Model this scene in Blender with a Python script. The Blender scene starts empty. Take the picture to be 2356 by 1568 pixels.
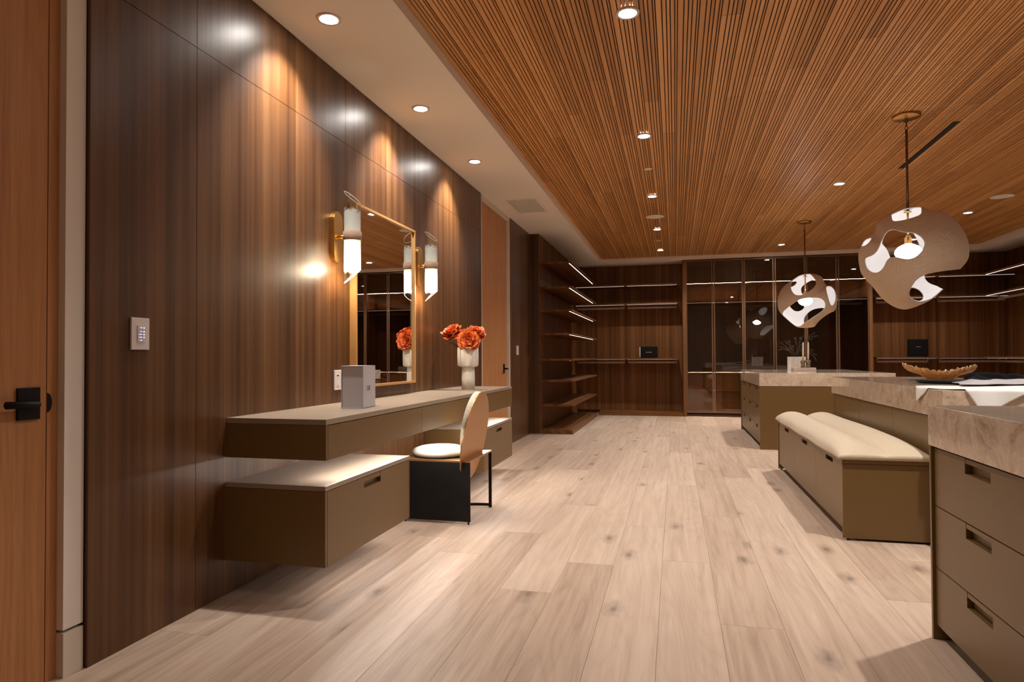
import bpy, bmesh, math, random
from mathutils import Vector, Matrix
rnd = random.Random(7)
C = bpy.context.scene.collection
scene = bpy.context.scene

# ------------------------------------------------------------------ camera, world, exposure
YAW, PITCH, ROLL, FPX, CYS, EYE = -.2449, .0171, -.005, 1500.4, 13.3, 1.1536
fw = Vector((math.sin(YAW)*math.cos(PITCH), math.cos(YAW)*math.cos(PITCH), math.sin(PITCH)))
r0 = Vector((math.cos(YAW), -math.sin(YAW), 0)); u0 = r0.cross(fw)
rt = math.cos(ROLL)*r0 + math.sin(ROLL)*u0
up = -math.sin(ROLL)*r0 + math.cos(ROLL)*u0
cam = bpy.data.cameras.new('camera'); cam.sensor_fit = 'HORIZONTAL'; cam.sensor_width = 36
cam.lens = FPX/2356*36; cam.shift_y = CYS/2356; cam.clip_start = .02; cam.clip_end = 60
co = bpy.data.objects.new('camera', cam); C.objects.link(co)
co.matrix_world = Matrix(((rt.x, up.x, -fw.x, 0), (rt.y, up.y, -fw.y, 0), (rt.z, up.z, -fw.z, EYE), (0, 0, 0, 1)))
scene.camera = co
w = bpy.data.worlds.new('world'); scene.world = w; w.use_nodes = True
w.node_tree.nodes['Background'].inputs[0].default_value = (.02, .014, .01, 1)
w.node_tree.nodes['Background'].inputs[1].default_value = .1
vs = scene.view_settings
vs.view_transform = 'Standard'; vs.look = 'None'; vs.gamma = 1; vs.use_curve_mapping = False
vs.exposure = 1.06
try:
    scene.cycles.max_bounces = 10; scene.cycles.diffuse_bounces = 5; scene.cycles.glossy_bounces = 5
    scene.cycles.transparent_max_bounces = 16; scene.cycles.transmission_bounces = 6
    scene.cycles.sample_clamp_indirect = 6; scene.cycles.caustics_reflective = False
    scene.cycles.caustics_refractive = False; scene.cycles.use_light_tree = True
    scene.cycles.use_denoising = True; scene.cycles.blur_glossy = .5
except Exception:
    pass

# light levels
K_SOFFIT, K_WOOD, K_LED, K_DESKLED, K_SCONCE, K_PEND = 108, 84, 3.0, 44, 7, 8.5
WARM = (1, .83, .66); NEUT = (1, .945, .885); AMB = (1, .74, .46)

# ------------------------------------------------------------------ key dimensions (metres)
WX = -2.149      # face of the walnut panelling
SZ = 3.05        # soffit height
TZ = 3.12        # slatted ceiling height
TX0, TX1, TY1, TY0 = -1.434, 5.235, 13.13, -1.0
FY = 13.13       # front plane of the far closets
BY = 13.70       # their back panels
GY = 9.747       # gable of the left shelving
RX = 5.30        # front plane of right closet
RB = 5.86
NY = -1.6        # wall behind the camera

# ------------------------------------------------------------------ materials
def lin(r, g, b):
    f = lambda c: (c/255/12.92) if c/255 <= .04045 else ((c/255+.055)/1.055)**2.4
    return (f(r), f(g), f(b), 1)
class NT:
    def __init__(s, name):
        s.m = bpy.data.materials.new(name); s.m.use_nodes = True; s.t = s.m.node_tree
        s.b = s.t.nodes['Principled BSDF']; s.out = s.t.nodes['Material Output']
    def n(s, t, **k):
        o = s.t.nodes.new(t)
        for a, v in k.items(): setattr(o, a, v)
        return o
    def l(s, a, b): s.t.links.new(a, b)
    def math(s, op, a, b=None, c=None):
        o = s.n('ShaderNodeMath', operation=op)
        for i, x in enumerate((a, b, c)):
            if x is None: continue
            if isinstance(x, (int, float)): o.inputs[i].default_value = x
            else: s.l(x, o.inputs[i])
        return o.outputs[0]
    def vmul(s, v, xyz):
        o = s.n('ShaderNodeVectorMath', operation='MULTIPLY'); s.l(v, o.inputs[0]); o.inputs[1].default_value = xyz
        return o.outputs[0]
    def vadd(s, v, q):
        o = s.n('ShaderNodeVectorMath', operation='ADD'); s.l(v, o.inputs[0]); s.l(q, o.inputs[1]); return o.outputs[0]
    def pos(s): return s.n('ShaderNodeNewGeometry').outputs['Position']
    def noise(s, v, scale=1, detail=4, rough=.5, dist=0):
        o = s.n('ShaderNodeTexNoise'); s.l(v, o.inputs['Vector'])
        o.inputs['Scale'].default_value = scale; o.inputs['Detail'].default_value = detail
        o.inputs['Roughness'].default_value = rough; o.inputs['Distortion'].default_value = dist
        return o.outputs['Fac']
    def ramp(s, f, stops):
        o = s.n('ShaderNodeValToRGB'); s.l(f, o.inputs[0]); e = o.color_ramp.elements
        while len(e) < len(stops): e.new(.5)
        for i, (p, c) in enumerate(stops): e[i].position = p; e[i].color = c if len(c) == 4 else (*c, 1)
        return o.outputs[0]
    def mix(s, f, a, b, mode='MIX'):
        o = s.n('ShaderNodeMix', data_type='RGBA', blend_type=mode)
        if isinstance(f, (int, float)): o.inputs[0].default_value = f
        else: s.l(f, o.inputs[0])
        for i, x in ((6, a), (7, b)):
            if isinstance(x, tuple): o.inputs[i].default_value = x if len(x) == 4 else (*x, 1)
            else: s.l(x, o.inputs[i])
        return o.outputs[2]
    def bump(s, h, strength=.2, d=.002):
        o = s.n('ShaderNodeBump'); s.l(h, o.inputs['Height']); o.inputs['Strength'].default_value = strength
        o.inputs['Distance'].default_value = d; s.l(o.outputs[0], s.b.inputs['Normal'])
    def set(s, color=None, rough=None, metal=None, spec=None):
        if color is not None:
            if isinstance(color, tuple): s.b.inputs['Base Color'].default_value = color if len(color) == 4 else (*color, 1)
            else: s.l(color, s.b.inputs['Base Color'])
        if rough is not None:
            if isinstance(rough, (int, float)): s.b.inputs['Roughness'].default_value = rough
            else: s.l(rough, s.b.inputs['Roughness'])
        if metal is not None: s.b.inputs['Metallic'].default_value = metal
        if spec is not None: s.b.inputs['Specular IOR Level'].default_value = spec
        return s.m

def plain(name, col, rough=.5, metal=0, spec=.5, bump=0):
    t = NT(name)
    if bump:
        t.bump(t.noise(t.pos(), 900, 3), bump, .001)
    return t.set(col if isinstance(col, tuple) else col, rough, metal, spec)

def emit(name, col, k):
    t = NT(name); t.set((.8, .8, .8), .5)
    t.b.inputs['Emission Color'].default_value = (*col, 1); t.b.inputs['Emission Strength'].default_value = k
    return t.m

def walnut(name, axis='z', dark=1.0, rough=.36, coat=.5):
    """quarter-cut veneer: fine grain along `axis`, slip-matched flitches ~0.1 m wide across it"""
    t = NT(name); p = t.pos()
    sep = t.n('ShaderNodeSeparateXYZ'); t.l(p, sep.inputs[0]); X, Y, Z = sep.outputs
    if axis == 'z': across, along, other = t.math('ADD', X, Y), Z, None
    elif axis == 'y': across, along = t.math('ADD', X, Z), Y
    else: across, along = t.math('ADD', Y, Z), X
    comb = t.n('ShaderNodeCombineXYZ'); t.l(across, comb.inputs[0]); t.l(along, comb.inputs[1]); v = comb.outputs[0]
    fl = t.noise(t.vmul(v, (9, .06, 1)), 1, 2, .5)                     # broad flitches
    md = t.noise(t.vmul(v, (38, .25, 1)), 1, 3, .6, .2)                # streaks
    fi = t.noise(t.vmul(v, (420, 3.0, 1)), 1, 4, .65)                  # pores
    a = t.math('ADD', t.math('MULTIPLY', fl, .62), t.math('MULTIPLY', md, .46))
    a = t.math('ADD', a, t.math('MULTIPLY', t.math('SUBTRACT', fi, .5), .30))
    k = dark*.9
    col = t.ramp(a, [(.30, (.036*k, .0130*k, .0026*k)), (.46, (.082*k, .0315*k, .0088*k)), (.60, (.135*k, .057*k, .0195*k)), (.78, (.205*k, .099*k, .041*k))])
    t.bump(fi, .12, .001)
    t.b.inputs['Coat Weight'].default_value = coat; t.b.inputs['Coat Roughness'].default_value = .33; t.b.inputs['Coat IOR'].default_value = 1.5
    return t.set(col, rough+.06, 0, .15)

def oak_ceiling():
    t = NT('ceiling oak'); p = t.pos()
    sep = t.n('ShaderNodeSeparateXYZ'); t.l(p, sep.inputs[0]); X, Y, Z = sep.outputs
    mod = t.math('FLOOR', t.math('DIVIDE', t.math('ADD', X, 1.434), .1221))
    wn = t.n('ShaderNodeTexWhiteNoise', noise_dimensions='1D'); t.l(mod, wn.inputs['W'])
    seg = t.math('FLOOR', t.math('ADD', t.math('DIVIDE', Y, 2.6), t.math('MULTIPLY', wn.outputs['Value'], 7.3)))
    wn2 = t.n('ShaderNodeTexWhiteNoise', noise_dimensions='2D')
    cb = t.n('ShaderNodeCombineXYZ'); t.l(mod, cb.inputs[0]); t.l(seg, cb.inputs[1]); t.l(cb.outputs[0], wn2.inputs['Vector'])
    fr = t.math('FRACT', t.math('ADD', t.math('DIVIDE', Y, 2.6), t.math('MULTIPLY', wn.outputs['Value'], 7.3)))
    joint = t.math('LESS_THAN', fr, .0013)
    g = t.noise(t.vmul(p, (60, 1.2, 60)), 1, 4, .6, .6)
    f = t.noise(t.vmul(p, (500, 9, 500)), 1, 3, .6)
    a = t.math('ADD', t.math('MULTIPLY', g, .55), t.math('MULTIPLY', f, .25))
    a = t.math('ADD', a, t.math('MULTIPLY', wn2.outputs['Value'], .22))
    rn = t.n('ShaderNodeObjectInfo').outputs['Random']
    a = t.math('ADD', a, t.math('MULTIPLY', t.math('SUBTRACT', rn, .5), .16))
    col = t.ramp(a, [(.22, (.34, .145, .040)), (.48, (.58, .285, .095)), (.62, (.68, .350, .130)), (.85, (.76, .44, .19))])
    col = t.mix(joint, col, (.03, .012, .005))
    return t.set(col, .42, 0, .4)

def oak_floor():
    t = NT('blond oak floor'); p = t.pos()
    rn = t.n('ShaderNodeObjectInfo').outputs['Random']
    off = t.n('ShaderNodeCombineXYZ'); t.l(t.math('MULTIPLY', rn, 37), off.inputs[0]); t.l(t.math('MULTIPLY', rn, 91), off.inputs[1])
    q = t.vadd(p, off.outputs[0])
    warp = t.noise(t.vmul(q, (3.0, .30, 1)), 1, 2, .5)
    cath = t.math('SINE', t.math('MULTIPLY', warp, 75))
    cath = t.math('POWER', t.math('ABSOLUTE', cath), .6)
    g = t.noise(t.vmul(q, (26, 1.1, 1)), 1, 4, .6, .4)
    f = t.noise(t.vmul(q, (330, 7, 1)), 1, 3, .6)
    a = t.math('ADD', t.math('MULTIPLY', g, .5), t.math('MULTIPLY', f, .16))
    a = t.math('ADD', a, t.math('ADD', t.math('MULTIPLY', cath, .06), .03))
    a = t.math('ADD', a, t.math('MULTIPLY', t.math('SUBTRACT', rn, .5), .17))
    col = t.ramp(a, [(.22, (.355, .245, .175)), (.42, (.505, .375, .280)), (.56, (.605, .465, .360)), (.8, (.69, .545, .435))])
    # knots and mineral streaks: stretched cells, kept only in some of them
    vo = t.n('ShaderNodeTexVoronoi', voronoi_dimensions='2D'); t.l(t.vmul(q, (3.1, 1.35, 1)), vo.inputs['Vector']); vo.inputs['Scale'].default_value = 1
    sepc = t.n('ShaderNodeSeparateColor'); t.l(vo.outputs['Color'], sepc.inputs[0])
    wob = t.math('ADD', vo.outputs['Distance'], t.math('MULTIPLY', t.math('SUBTRACT', t.noise(t.vmul(q, (30, 12, 1)), 1, 3), .5), .17))
    kn = t.ramp(wob, [(.015, (1, 1, 1)), (.06, (.55, .55, .55)), (.17, (0, 0, 0))])
    kn = t.math('MULTIPLY', kn, t.math('GREATER_THAN', sepc.outputs[0], .62))
    col = t.mix(t.math('MULTIPLY', kn, .7), col, (.115, .078, .055))
    t.bump(f, .05, .001)
    return t.set(col, t.math('ADD', .40, t.math('MULTIPLY', f, .12)), 0, .42)

def oak_door():
    t = NT('oak door veneer'); p = t.pos()
    warp = t.noise(t.vmul(p, (3, 3, .28)), 1, 2, .5)
    c = t.math('ABSOLUTE', t.math('SINE', t.math('MULTIPLY', warp, 70)))
    g = t.noise(t.vmul(p, (40, 40, .8)), 1, 3, .6, .3); f = t.noise(t.vmul(p, (420, 420, 10)), 1, 3, .6)
    a = t.math('ADD', t.math('ADD', t.math('MULTIPLY', g, .5), t.math('MULTIPLY', f, .3)), t.math('MULTIPLY', c, .09))
    col = t.ramp(a, [(.25, (.36, .150, .054)), (.5, (.52, .245, .098)), (.75, (.62, .33, .15))])
    return t.set(col, .48, 0, .35)

def stone():
    t = NT('beige quartzite'); p = t.pos()
    wv = t.n('ShaderNodeTexNoise'); t.l(t.vmul(p, (3.2, 3.2, 3.2)), wv.inputs['Vector']); wv.inputs['Scale'].default_value = 1
    wv.inputs['Detail'].default_value = 3
    q = t.vadd(p, t.vmul(wv.outputs['Color'], (.55, .55, .55)))
    a = t.noise(q, 5.5, 6, .62, 1.6); b = t.noise(q, 26, 4, .6, 2.2)
    s = t.math('ADD', t.math('MULTIPLY', a, .66), t.math('MULTIPLY', b, .40))
    col = t.ramp(s, [(.34, (.34, .235, .155)), (.46, (.55, .415, .300)), (.54, (.62, .49, .37)), (.64, (.70, .58, .46)), (.76, (.80, .71, .60))])
    t.b.inputs['Coat Weight'].default_value = .6; t.b.inputs['Coat Roughness'].default_value = .06
    return t.set(col, .12, 0, .6)

def linen(name, c1, c2, sc=1.0, sheen=.2):
    t = NT(name); p = t.pos()
    a = t.noise(t.vmul(p, (900*sc, 60*sc, 300*sc)), 1, 2); b = t.noise(t.vmul(p, (60*sc, 900*sc, 300*sc)), 1, 2)
    s = t.math('MULTIPLY', t.math('ADD', a, b), .5)
    col = t.ramp(s, [(.35, c1), (.65, c2)])
    t.bump(s, .25, .001)
    t.b.inputs['Sheen Weight'].default_value = sheen
    return t.set(col, .85, 0, .2)

def fibre():
    t = NT('woven fibre shade'); p = t.pos()
    wp = t.noise(p, 3.0, 2)
    q = t.vadd(t.vmul(p, (1, 1, 1)), t.vmul(p, (0, 0, 0)))
    cm = t.n('ShaderNodeCombineXYZ'); t.l(t.math('MULTIPLY', wp, 1.6), cm.inputs[0]); t.l(t.math('MULTIPLY', wp, .7), cm.inputs[2])
    q = t.vadd(q, cm.outputs[0])
    a = t.noise(t.vmul(q, (230, 120, 26)), 1, 4, .7)
    col = t.ramp(a, [(.32, (.42, .30, .205)), (.55, (.58, .44, .32)), (.75, (.68, .54, .42))])
    t.bump(a, .5, .003)
    return t.set(col, .9, 0, .1)

def schlick(t, f0=.045):
    g = t.n('ShaderNodeNewGeometry'); d = t.n('ShaderNodeVectorMath', operation='DOT_PRODUCT'); t.l(g.outputs['Normal'], d.inputs[0]); t.l(g.outputs['Incoming'], d.inputs[1])
    k = t.math('POWER', t.math('SUBTRACT', 1, t.math('ABSOLUTE', d.outputs['Value'])), 5)
    return t.math('ADD', f0, t.math('MULTIPLY', k, 1-f0))
def bronze_glass():
    t = NT('bronze tinted glass')
    tr = t.n('ShaderNodeBsdfTransparent'); tr.inputs[0].default_value = (.56, .49, .425, 1)
    gl = t.n('ShaderNodeBsdfGlossy'); gl.inputs['Roughness'].default_value = .015; gl.inputs['Color'].default_value = (.95, .92, .9, 1)
    mx = t.n('ShaderNodeMixShader'); t.l(schlick(t, .09), mx.inputs[0]); t.l(tr.outputs[0], mx.inputs[1]); t.l(gl.outputs[0], mx.inputs[2])
    t.l(mx.outputs[0], t.out.inputs[0]); return t.m

def sconce_glass():
    """clear glass cylinder, frosted in its middle, the frost breaking up unevenly towards both cut ends"""
    t = NT('frosted sconce glass'); p = t.pos()
    sep = t.n('ShaderNodeSeparateXYZ'); t.l(p, sep.inputs[0]); Y, Z = sep.outputs[1], sep.outputs[2]
    nz = t.math('MULTIPLY', t.math('SUBTRACT', t.noise(p, 45, 4, .6), .5), .09)
    hi = t.math('ADD', Z, nz)
    up_ = t.n('ShaderNodeMapRange'); t.l(hi, up_.inputs[0]); up_.inputs[1].default_value = 2.125; up_.inputs[2].default_value = 2.095
    dn = t.n('ShaderNodeMapRange'); t.l(hi, dn.inputs[0]); dn.inputs[1].default_value = 1.715; dn.inputs[2].default_value = 1.745
    fz = t.math('MULTIPLY', t.math('MULTIPLY', up_.outputs[0], dn.outputs[0]), .9)
    tr = t.n('ShaderNodeBsdfTransparent'); tr.inputs[0].default_value = (.97, .98, .975, 1)
    gl = t.n('ShaderNodeBsdfGlossy'); gl.inputs['Roughness'].default_value = .03
    cl = t.n('ShaderNodeMixShader'); t.l(t.math('MULTIPLY', schlick(t), .6), cl.inputs[0]); t.l(tr.outputs[0], cl.inputs[1]); t.l(gl.outputs[0], cl.inputs[2])
    tl = t.n('ShaderNodeBsdfTranslucent'); tl.inputs[0].default_value = (.86, .88, .86, 1)
    df = t.n('ShaderNodeBsdfDiffuse'); df.inputs[0].default_value = (.62, .65, .63, 1)
    fs = t.n('ShaderNodeMixShader'); fs.inputs[0].default_value = .3; t.l(tl.outputs[0], fs.inputs[1]); t.l(df.outputs[0], fs.inputs[2])
    f2 = t.n('ShaderNodeMixShader'); f2.inputs[0].default_value = .28; t.l(fs.outputs[0], f2.inputs[1]); t.l(tr.outputs[0], f2.inputs[2])
    mx = t.n('ShaderNodeMixShader'); t.l(fz, mx.inputs[0]); t.l(cl.outputs[0], mx.inputs[1]); t.l(f2.outputs[0], mx.inputs[2])
    t.l(mx.outputs[0], t.out.inputs[0]); return t.m

def amber():
    t = NT('amber onyx glass'); p = t.pos()
    a = t.noise(p, 30, 5, .65, 1.2)
    col = t.ramp(a, [(.35, (.42, .20, .06)), (.55, (.62, .37, .15)), (.75, (.78, .58, .36))])
    t.b.inputs['Subsurface Weight'].default_value = .4; t.b.inputs['Subsurface Radius'].default_value = (.03, .012, .004)
    t.b.inputs['Coat Weight'].default_value = .4
    t.set(col, .22)
    tl = t.n('ShaderNodeBsdfTranslucent'); t.l(col, tl.inputs[0]); mx = t.n('ShaderNodeMixShader'); mx.inputs[0].default_value = .4
    t.l(t.b.outputs[0], mx.inputs[1]); t.l(tl.outputs[0], mx.inputs[2]); t.l(mx.outputs[0], t.out.inputs[0]); return t.m

M = dict(
    walnut=walnut('walnut veneer vertical'), walnut_c=walnut('walnut closet veneer', 'z', 1.75, .5, 0), walnut_y=walnut('walnut veneer along y', 'y', 1.5, .36, .15), walnut_x=walnut('walnut veneer along x', 'x', 1.7, .42, .05),
    walnut_dark=walnut('walnut veneer dark', 'z', .75, .4),
    fibre_in=plain('white fibre lining', (.55, .53, .53), .9, 0, .1, .5), ceil=oak_ceiling(), floor=oak_floor(), door=oak_door(), stone=stone(), glass=bronze_glass(), sglass=sconce_glass(), fibre=fibre(), amber=amber(),
    dark=plain('dark backing', (.012, .006, .003), .8), groove=plain('ceiling board ground', (.10, .040, .011), .7), top=plain('top lacquer with painted light', (.30, .235, .175), .34, 0, .5, .03), plaster=plain('warm white plaster', (.82, .76, .68), .85, 0, .2),  # top lacquer is paler than taupe: light on the tops put into colour
    trim=plain('painted trim', (.68, .61, .52), .6, 0, .3),
    taupe=plain('taupe lacquer', (.155, .088, .028), .36, 0, .5, .03), taupe_in=plain('brown drawer interior', (.14, .08, .036), .5),
    kick=plain('dark toe kick', (.035, .018, .008), .6),
    brass=plain('brushed brass', (.62, .37, .12), .30, 1), bronze=plain('dark bronze', (.16, .095, .055), .35, .9), gold=plain('satin bronze seat', (.50, .27, .115), .34, .85),
    rodm=plain('pale bronze rod', (.36, .225, .15), .5, .15), frame=plain('bronze door frame', (.24, .15, .095), .38, .8),
    black=plain('matte black metal', (.005, .0042, .004), .55, 0, .25), blackbox=plain('black card', (.004, .0036, .004), .6, 0, .2),
    white=plain('white plastic', (.66, .60, .58), .4), whitebox=plain('pale lilac white card', (.50, .47, .50), .45), ceramic=plain('white bisque ceramic', (.74, .71, .66), .7, 0, .3, .15),
    cream=plain('cream leather', (.74, .71, .60), .5), linen=linen('oatmeal linen', (.46, .37, .255), (.62, .52, .385)),
    cloth=linen('white cotton', (.70, .68, .64), (.80, .78, .75)), sheer=linen('pale grey voile', (.36, .34, .35), (.44, .42, .43)),
    blackcloth=plain('black cloth', (.006, .006, .008), .9, 0, .08),
    frame_oak=plain('light oak frame', (.46, .245, .09), .42), band=linen('shagreen band', (.24, .145, .095), (.46, .32, .235), .5),
    mirror=plain('silvered mirror', (.86, .86, .85), .012, 1), grey=plain('speaker grille', (.74, .66, .60), .8), sprk=plain('sprinkler cover', (.80, .64, .46), .6),
    vent=plain('vent paint', (.80, .74, .66), .6),
    petal=None, leafm=plain('leaf green', (.035, .05, .018), .6), stem=plain('stem green', (.06, .07, .03), .6), plant=plain('dry olive foliage', (.10, .085, .04), .7),
    candle=plain('ivory candle', (.66, .58, .48), .5), traver=plain('pale travertine', (.42, .34, .28), .55), brownstone=None,
    lens=emit('downlight lens', (1, .94, .87), 85), led=emit('led strip', (1, .90, .82), K_LED), gled=emit('wardrobe led strip', (1, .84, .70), 110), oled=emit('rail led strip', (1, .90, .82), 1.3), nled=emit('niche led strip', (1, .86, .72), 130), deskled=emit('under desk led', (1, .93, .88), K_DESKLED), cabled=emit('under cabinet led', (1, .94, .90), 7),
    bulb=emit('opal bulb', (1, .96, .92), K_PEND), blue=emit('blue legend light', (.25, .30, 1), 1.2), bluew=emit('indicator led', (.7, .75, 1), 2.5),
    sbulb=emit('sconce bulb', AMB, K_SCONCE), silver=plain('silver print', (.45, .43, .42), .5), goldp=plain('gilt print', (.30, .24, .19), .5),
)
def petals():
    t = NT('orange peony petals'); rn = t.n('ShaderNodeObjectInfo').outputs['Random']; p = t.pos()
    a = t.noise(p, 60, 3)
    col = t.ramp(a, [(.3, (.42, .050, .006)), (.5, (.68, .125, .018)), (.7, (.86, .34, .13))])
    return t.set(col, .6)
M['petal'] = petals()
def brown():
    t = NT('mottled brown stone'); a = t.noise(t.pos(), 60, 5, .7, 1)
    return t.set(t.ramp(a, [(.35, (.05, .025, .01)), (.55, (.20, .13, .075)), (.75, (.42, .34, .26))]), .4)
M['brownstone'] = brown()
def rimglass():  # near-white body stands in for light glowing along the cut glass edge
    t = NT('glass rim with painted glow'); tl = t.n('ShaderNodeBsdfTranslucent'); tl.inputs[0].default_value = (.95, .95, .9, 1)
    df = t.n('ShaderNodeBsdfDiffuse'); df.inputs[0].default_value = (.95, .93, .88, 1); tr = t.n('ShaderNodeBsdfTransparent')
    a = t.n('ShaderNodeMixShader'); t.l(tl.outputs[0], a.inputs[1]); t.l(df.outputs[0], a.inputs[2])
    b = t.n('ShaderNodeMixShader'); b.inputs[0].default_value = .45; t.l(a.outputs[0], b.inputs[1]); t.l(tr.outputs[0], b.inputs[2])
    t.l(b.outputs[0], t.out.inputs[0]); return t.m

# ------------------------------------------------------------------ building helpers
WLOC = {}
def link(o, parent, loc):
    C.objects.link(o); pw = Vector((0, 0, 0))
    if parent is not None: o.parent = parent; pw = WLOC[parent.name]
    o.location = Vector(loc)-pw; WLOC[o.name] = Vector(loc)
    return o
def thing(name, label, cat, loc, group=None):
    o = bpy.data.objects.new(name, None); o.empty_display_size = .05
    link(o, None, loc); o['label'] = label; o['category'] = cat
    if group: o['group'] = group
    return o
def tag(o, label, cat, group=None):
    o['label'] = label; o['category'] = cat
    if group: o['group'] = group
    return o
def struct(o): o['kind'] = 'structure'; return o
def from_bm(name, bm, mat, parent=None, smooth=False, base=False):
    vsx = [v.co for v in bm.verts]
    lo = Vector([min(v[i] for v in vsx) for i in range(3)]); hi = Vector([max(v[i] for v in vsx) for i in range(3)])
    c = (lo+hi)/2
    if parent is None or base: c.z = lo.z
    for v in bm.verts: v.co -= c
    me = bpy.data.meshes.new(name); bm.to_mesh(me); bm.free()
    if smooth:
        for p in me.polygons: p.use_smooth = True
    if mat is not None:
        for m in (mat if isinstance(mat, list) else [mat]): me.materials.append(m)
    return link(bpy.data.objects.new(name, me), parent, c)
def add_box(bm, x0, x1, y0, y1, z0, z1, bevel=0):
    if x0 > x1: x0, x1 = x1, x0
    if y0 > y1: y0, y1 = y1, y0
    if z0 > z1: z0, z1 = z1, z0
    v = [bm.verts.new(p) for p in ((x0, y0, z0), (x1, y0, z0), (x1, y1, z0), (x0, y1, z0), (x0, y0, z1), (x1, y0, z1), (x1, y1, z1), (x0, y1, z1))]
    fs = [bm.faces.new([v[i] for i in q]) for q in ((0, 3, 2, 1), (4, 5, 6, 7), (0, 1, 5, 4), (1, 2, 6, 5), (2, 3, 7, 6), (3, 0, 4, 7))]
    if bevel:
        es = list({e for f in fs for e in f.edges})
        bmesh.ops.bevel(bm, geom=es, offset=bevel, segments=2, affect='EDGES', profile=.6)
def box(name, x0, x1, y0, y1, z0, z1, mat, parent=None, bevel=0):
    bm = bmesh.new(); add_box(bm, x0, x1, y0, y1, z0, z1, bevel); return from_bm(name, bm, mat, parent)
def boxes(name, lst, mat, parent=None, bevel=0):
    bm = bmesh.new()
    for b in lst: add_box(bm, *b, bevel)
    return from_bm(name, bm, mat, parent)
def add_lathe(bm, c, prof, n=32, rf=None, cap=True):
    rings = []
    for r, z in prof:
        rings.append([bm.verts.new((c[0]+(r*(rf(2*math.pi*i/n, z) if rf else 1))*math.cos(2*math.pi*i/n), c[1]+(r*(rf(2*math.pi*i/n, z) if rf else 1))*math.sin(2*math.pi*i/n), c[2]+z)) for i in range(n)])
    for a, b in zip(rings, rings[1:]):
        for i in range(n): bm.faces.new((a[i], a[(i+1) % n], b[(i+1) % n], b[i]))
    if cap:
        bm.faces.new(rings[0][::-1]); bm.faces.new(rings[-1])
def lathe(name, c, prof, mat, parent=None, n=32, rf=None, cap=True, smooth=True):
    bm = bmesh.new(); add_lathe(bm, c, prof, n, rf, cap); bmesh.ops.recalc_face_normals(bm, faces=bm.faces)
    return from_bm(name, bm, mat, parent, smooth)
def add_tube(bm, pts, r, n=8):
    rings = []
    for i, p in enumerate(pts):
        p = Vector(p); d = (Vector(pts[min(i+1, len(pts)-1)])-Vector(pts[max(i-1, 0)])).normalized()
        a = d.cross(Vector((0, 0, 1)) if abs(d.z) < .9 else Vector((1, 0, 0))).normalized(); b = d.cross(a)
        rr = r[i] if isinstance(r, (list, tuple)) else r
        rings.append([bm.verts.new(p+rr*(math.cos(2*math.pi*k/n)*a+math.sin(2*math.pi*k/n)*b)) for k in range(n)])
    for a, b in zip(rings, rings[1:]):
        for k in range(n): bm.faces.new((a[k], a[(k+1) % n], b[(k+1) % n], b[k]))
    bm.faces.new(rings[0][::-1]); bm.faces.new(rings[-1])
def tube(name, pts, r, mat, parent=None, n=8):
    bm = bmesh.new(); add_tube(bm, pts, r, n); bmesh.ops.recalc_face_normals(bm, faces=bm.faces)
    return from_bm(name, bm, mat, parent, True)
def add_prism(bm, poly, axis, a0, a1):
    """poly in the two other axes (cyclic order), extruded along axis"""
    def P(u, v, a): return {'x': (a, u, v), 'y': (u, a, v), 'z': (u, v, a)}[axis]
    A = [bm.verts.new(P(u, v, a0)) for u, v in poly]; B = [bm.verts.new(P(u, v, a1)) for u, v in poly]
    n = len(poly)
    for i in range(n): bm.faces.new((A[i], A[(i+1) % n], B[(i+1) % n], B[i]))
    bm.faces.new(A[::-1]); bm.faces.new(B)
def prism(name, poly, axis, a0, a1, mat, parent=None, smooth=False):
    bm = bmesh.new(); add_prism(bm, poly, axis, a0, a1); bmesh.ops.recalc_face_normals(bm, faces=bm.faces)
    return from_bm(name, bm, mat, parent, smooth)
def text(name, body, size, loc, rot, mat, parent):
    cu = bpy.data.curves.new(name, 'FONT'); cu.body = body; cu.size = size; cu.align_x = 'CENTER'; cu.align_y = 'CENTER'; cu.extrude = .0006
    cu.materials.append(mat); tmp = bpy.data.objects.new(name, cu); C.objects.link(tmp); bpy.context.view_layer.update()
    me = bpy.data.meshes.new_from_object(tmp.evaluated_get(bpy.context.evaluated_depsgraph_get())); bpy.data.objects.remove(tmp)
    o = bpy.data.objects.new(name, me); link(o, parent, loc); o.rotation_euler = rot
    return o
def spot(parent, loc, power, col=NEUT, angle=118, blend=.75, r=.035, tilt=0):
    l = bpy.data.lights.new('spot_light', 'SPOT'); l.energy = power; l.color = col; l.spot_size = math.radians(angle); l.spot_blend = blend; l.shadow_soft_size = r
    o = bpy.data.objects.new('spot_light', l); link(o, parent, loc); o.rotation_euler = (0, math.radians(tilt), 0); return o

# ------------------------------------------------------------------ floor
floor = struct(box('floor', -2.6, 6.2, NY-.2, 14.0, -.08, -.022, M['dark']))
PW = .26
joints = {-.34: 4.56, -.08: 3.82, .18: 4.96, .44: 4.355, -.86: 3.17, -.60: 3.667, -1.12: 4.22}
x = -.08-PW*9
while x < 5.95:
    x0, x1 = max(x, -2.40), min(x+PW, 5.95)
    key = min(joints, key=lambda k: abs(k-x)); y = joints[key] if abs(key-x) < .02 else rnd.uniform(2.2, 4.4)
    cuts = [y]
    while cuts[0] > NY: cuts.insert(0, cuts[0]-rnd.uniform(1.9, 2.6))
    while cuts[-1] < 13.8: cuts.append(cuts[-1]+rnd.uniform(1.9, 2.7))
    for a, b in zip(cuts, cuts[1:]):
        a, b = max(a, NY), min(b, 13.8)
        if b-a > .05: box('plank', x0+.0006, x1-.0006, a+.0006, b-.0006, -.02, 0, M['floor'], floor)
    x += PW

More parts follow.
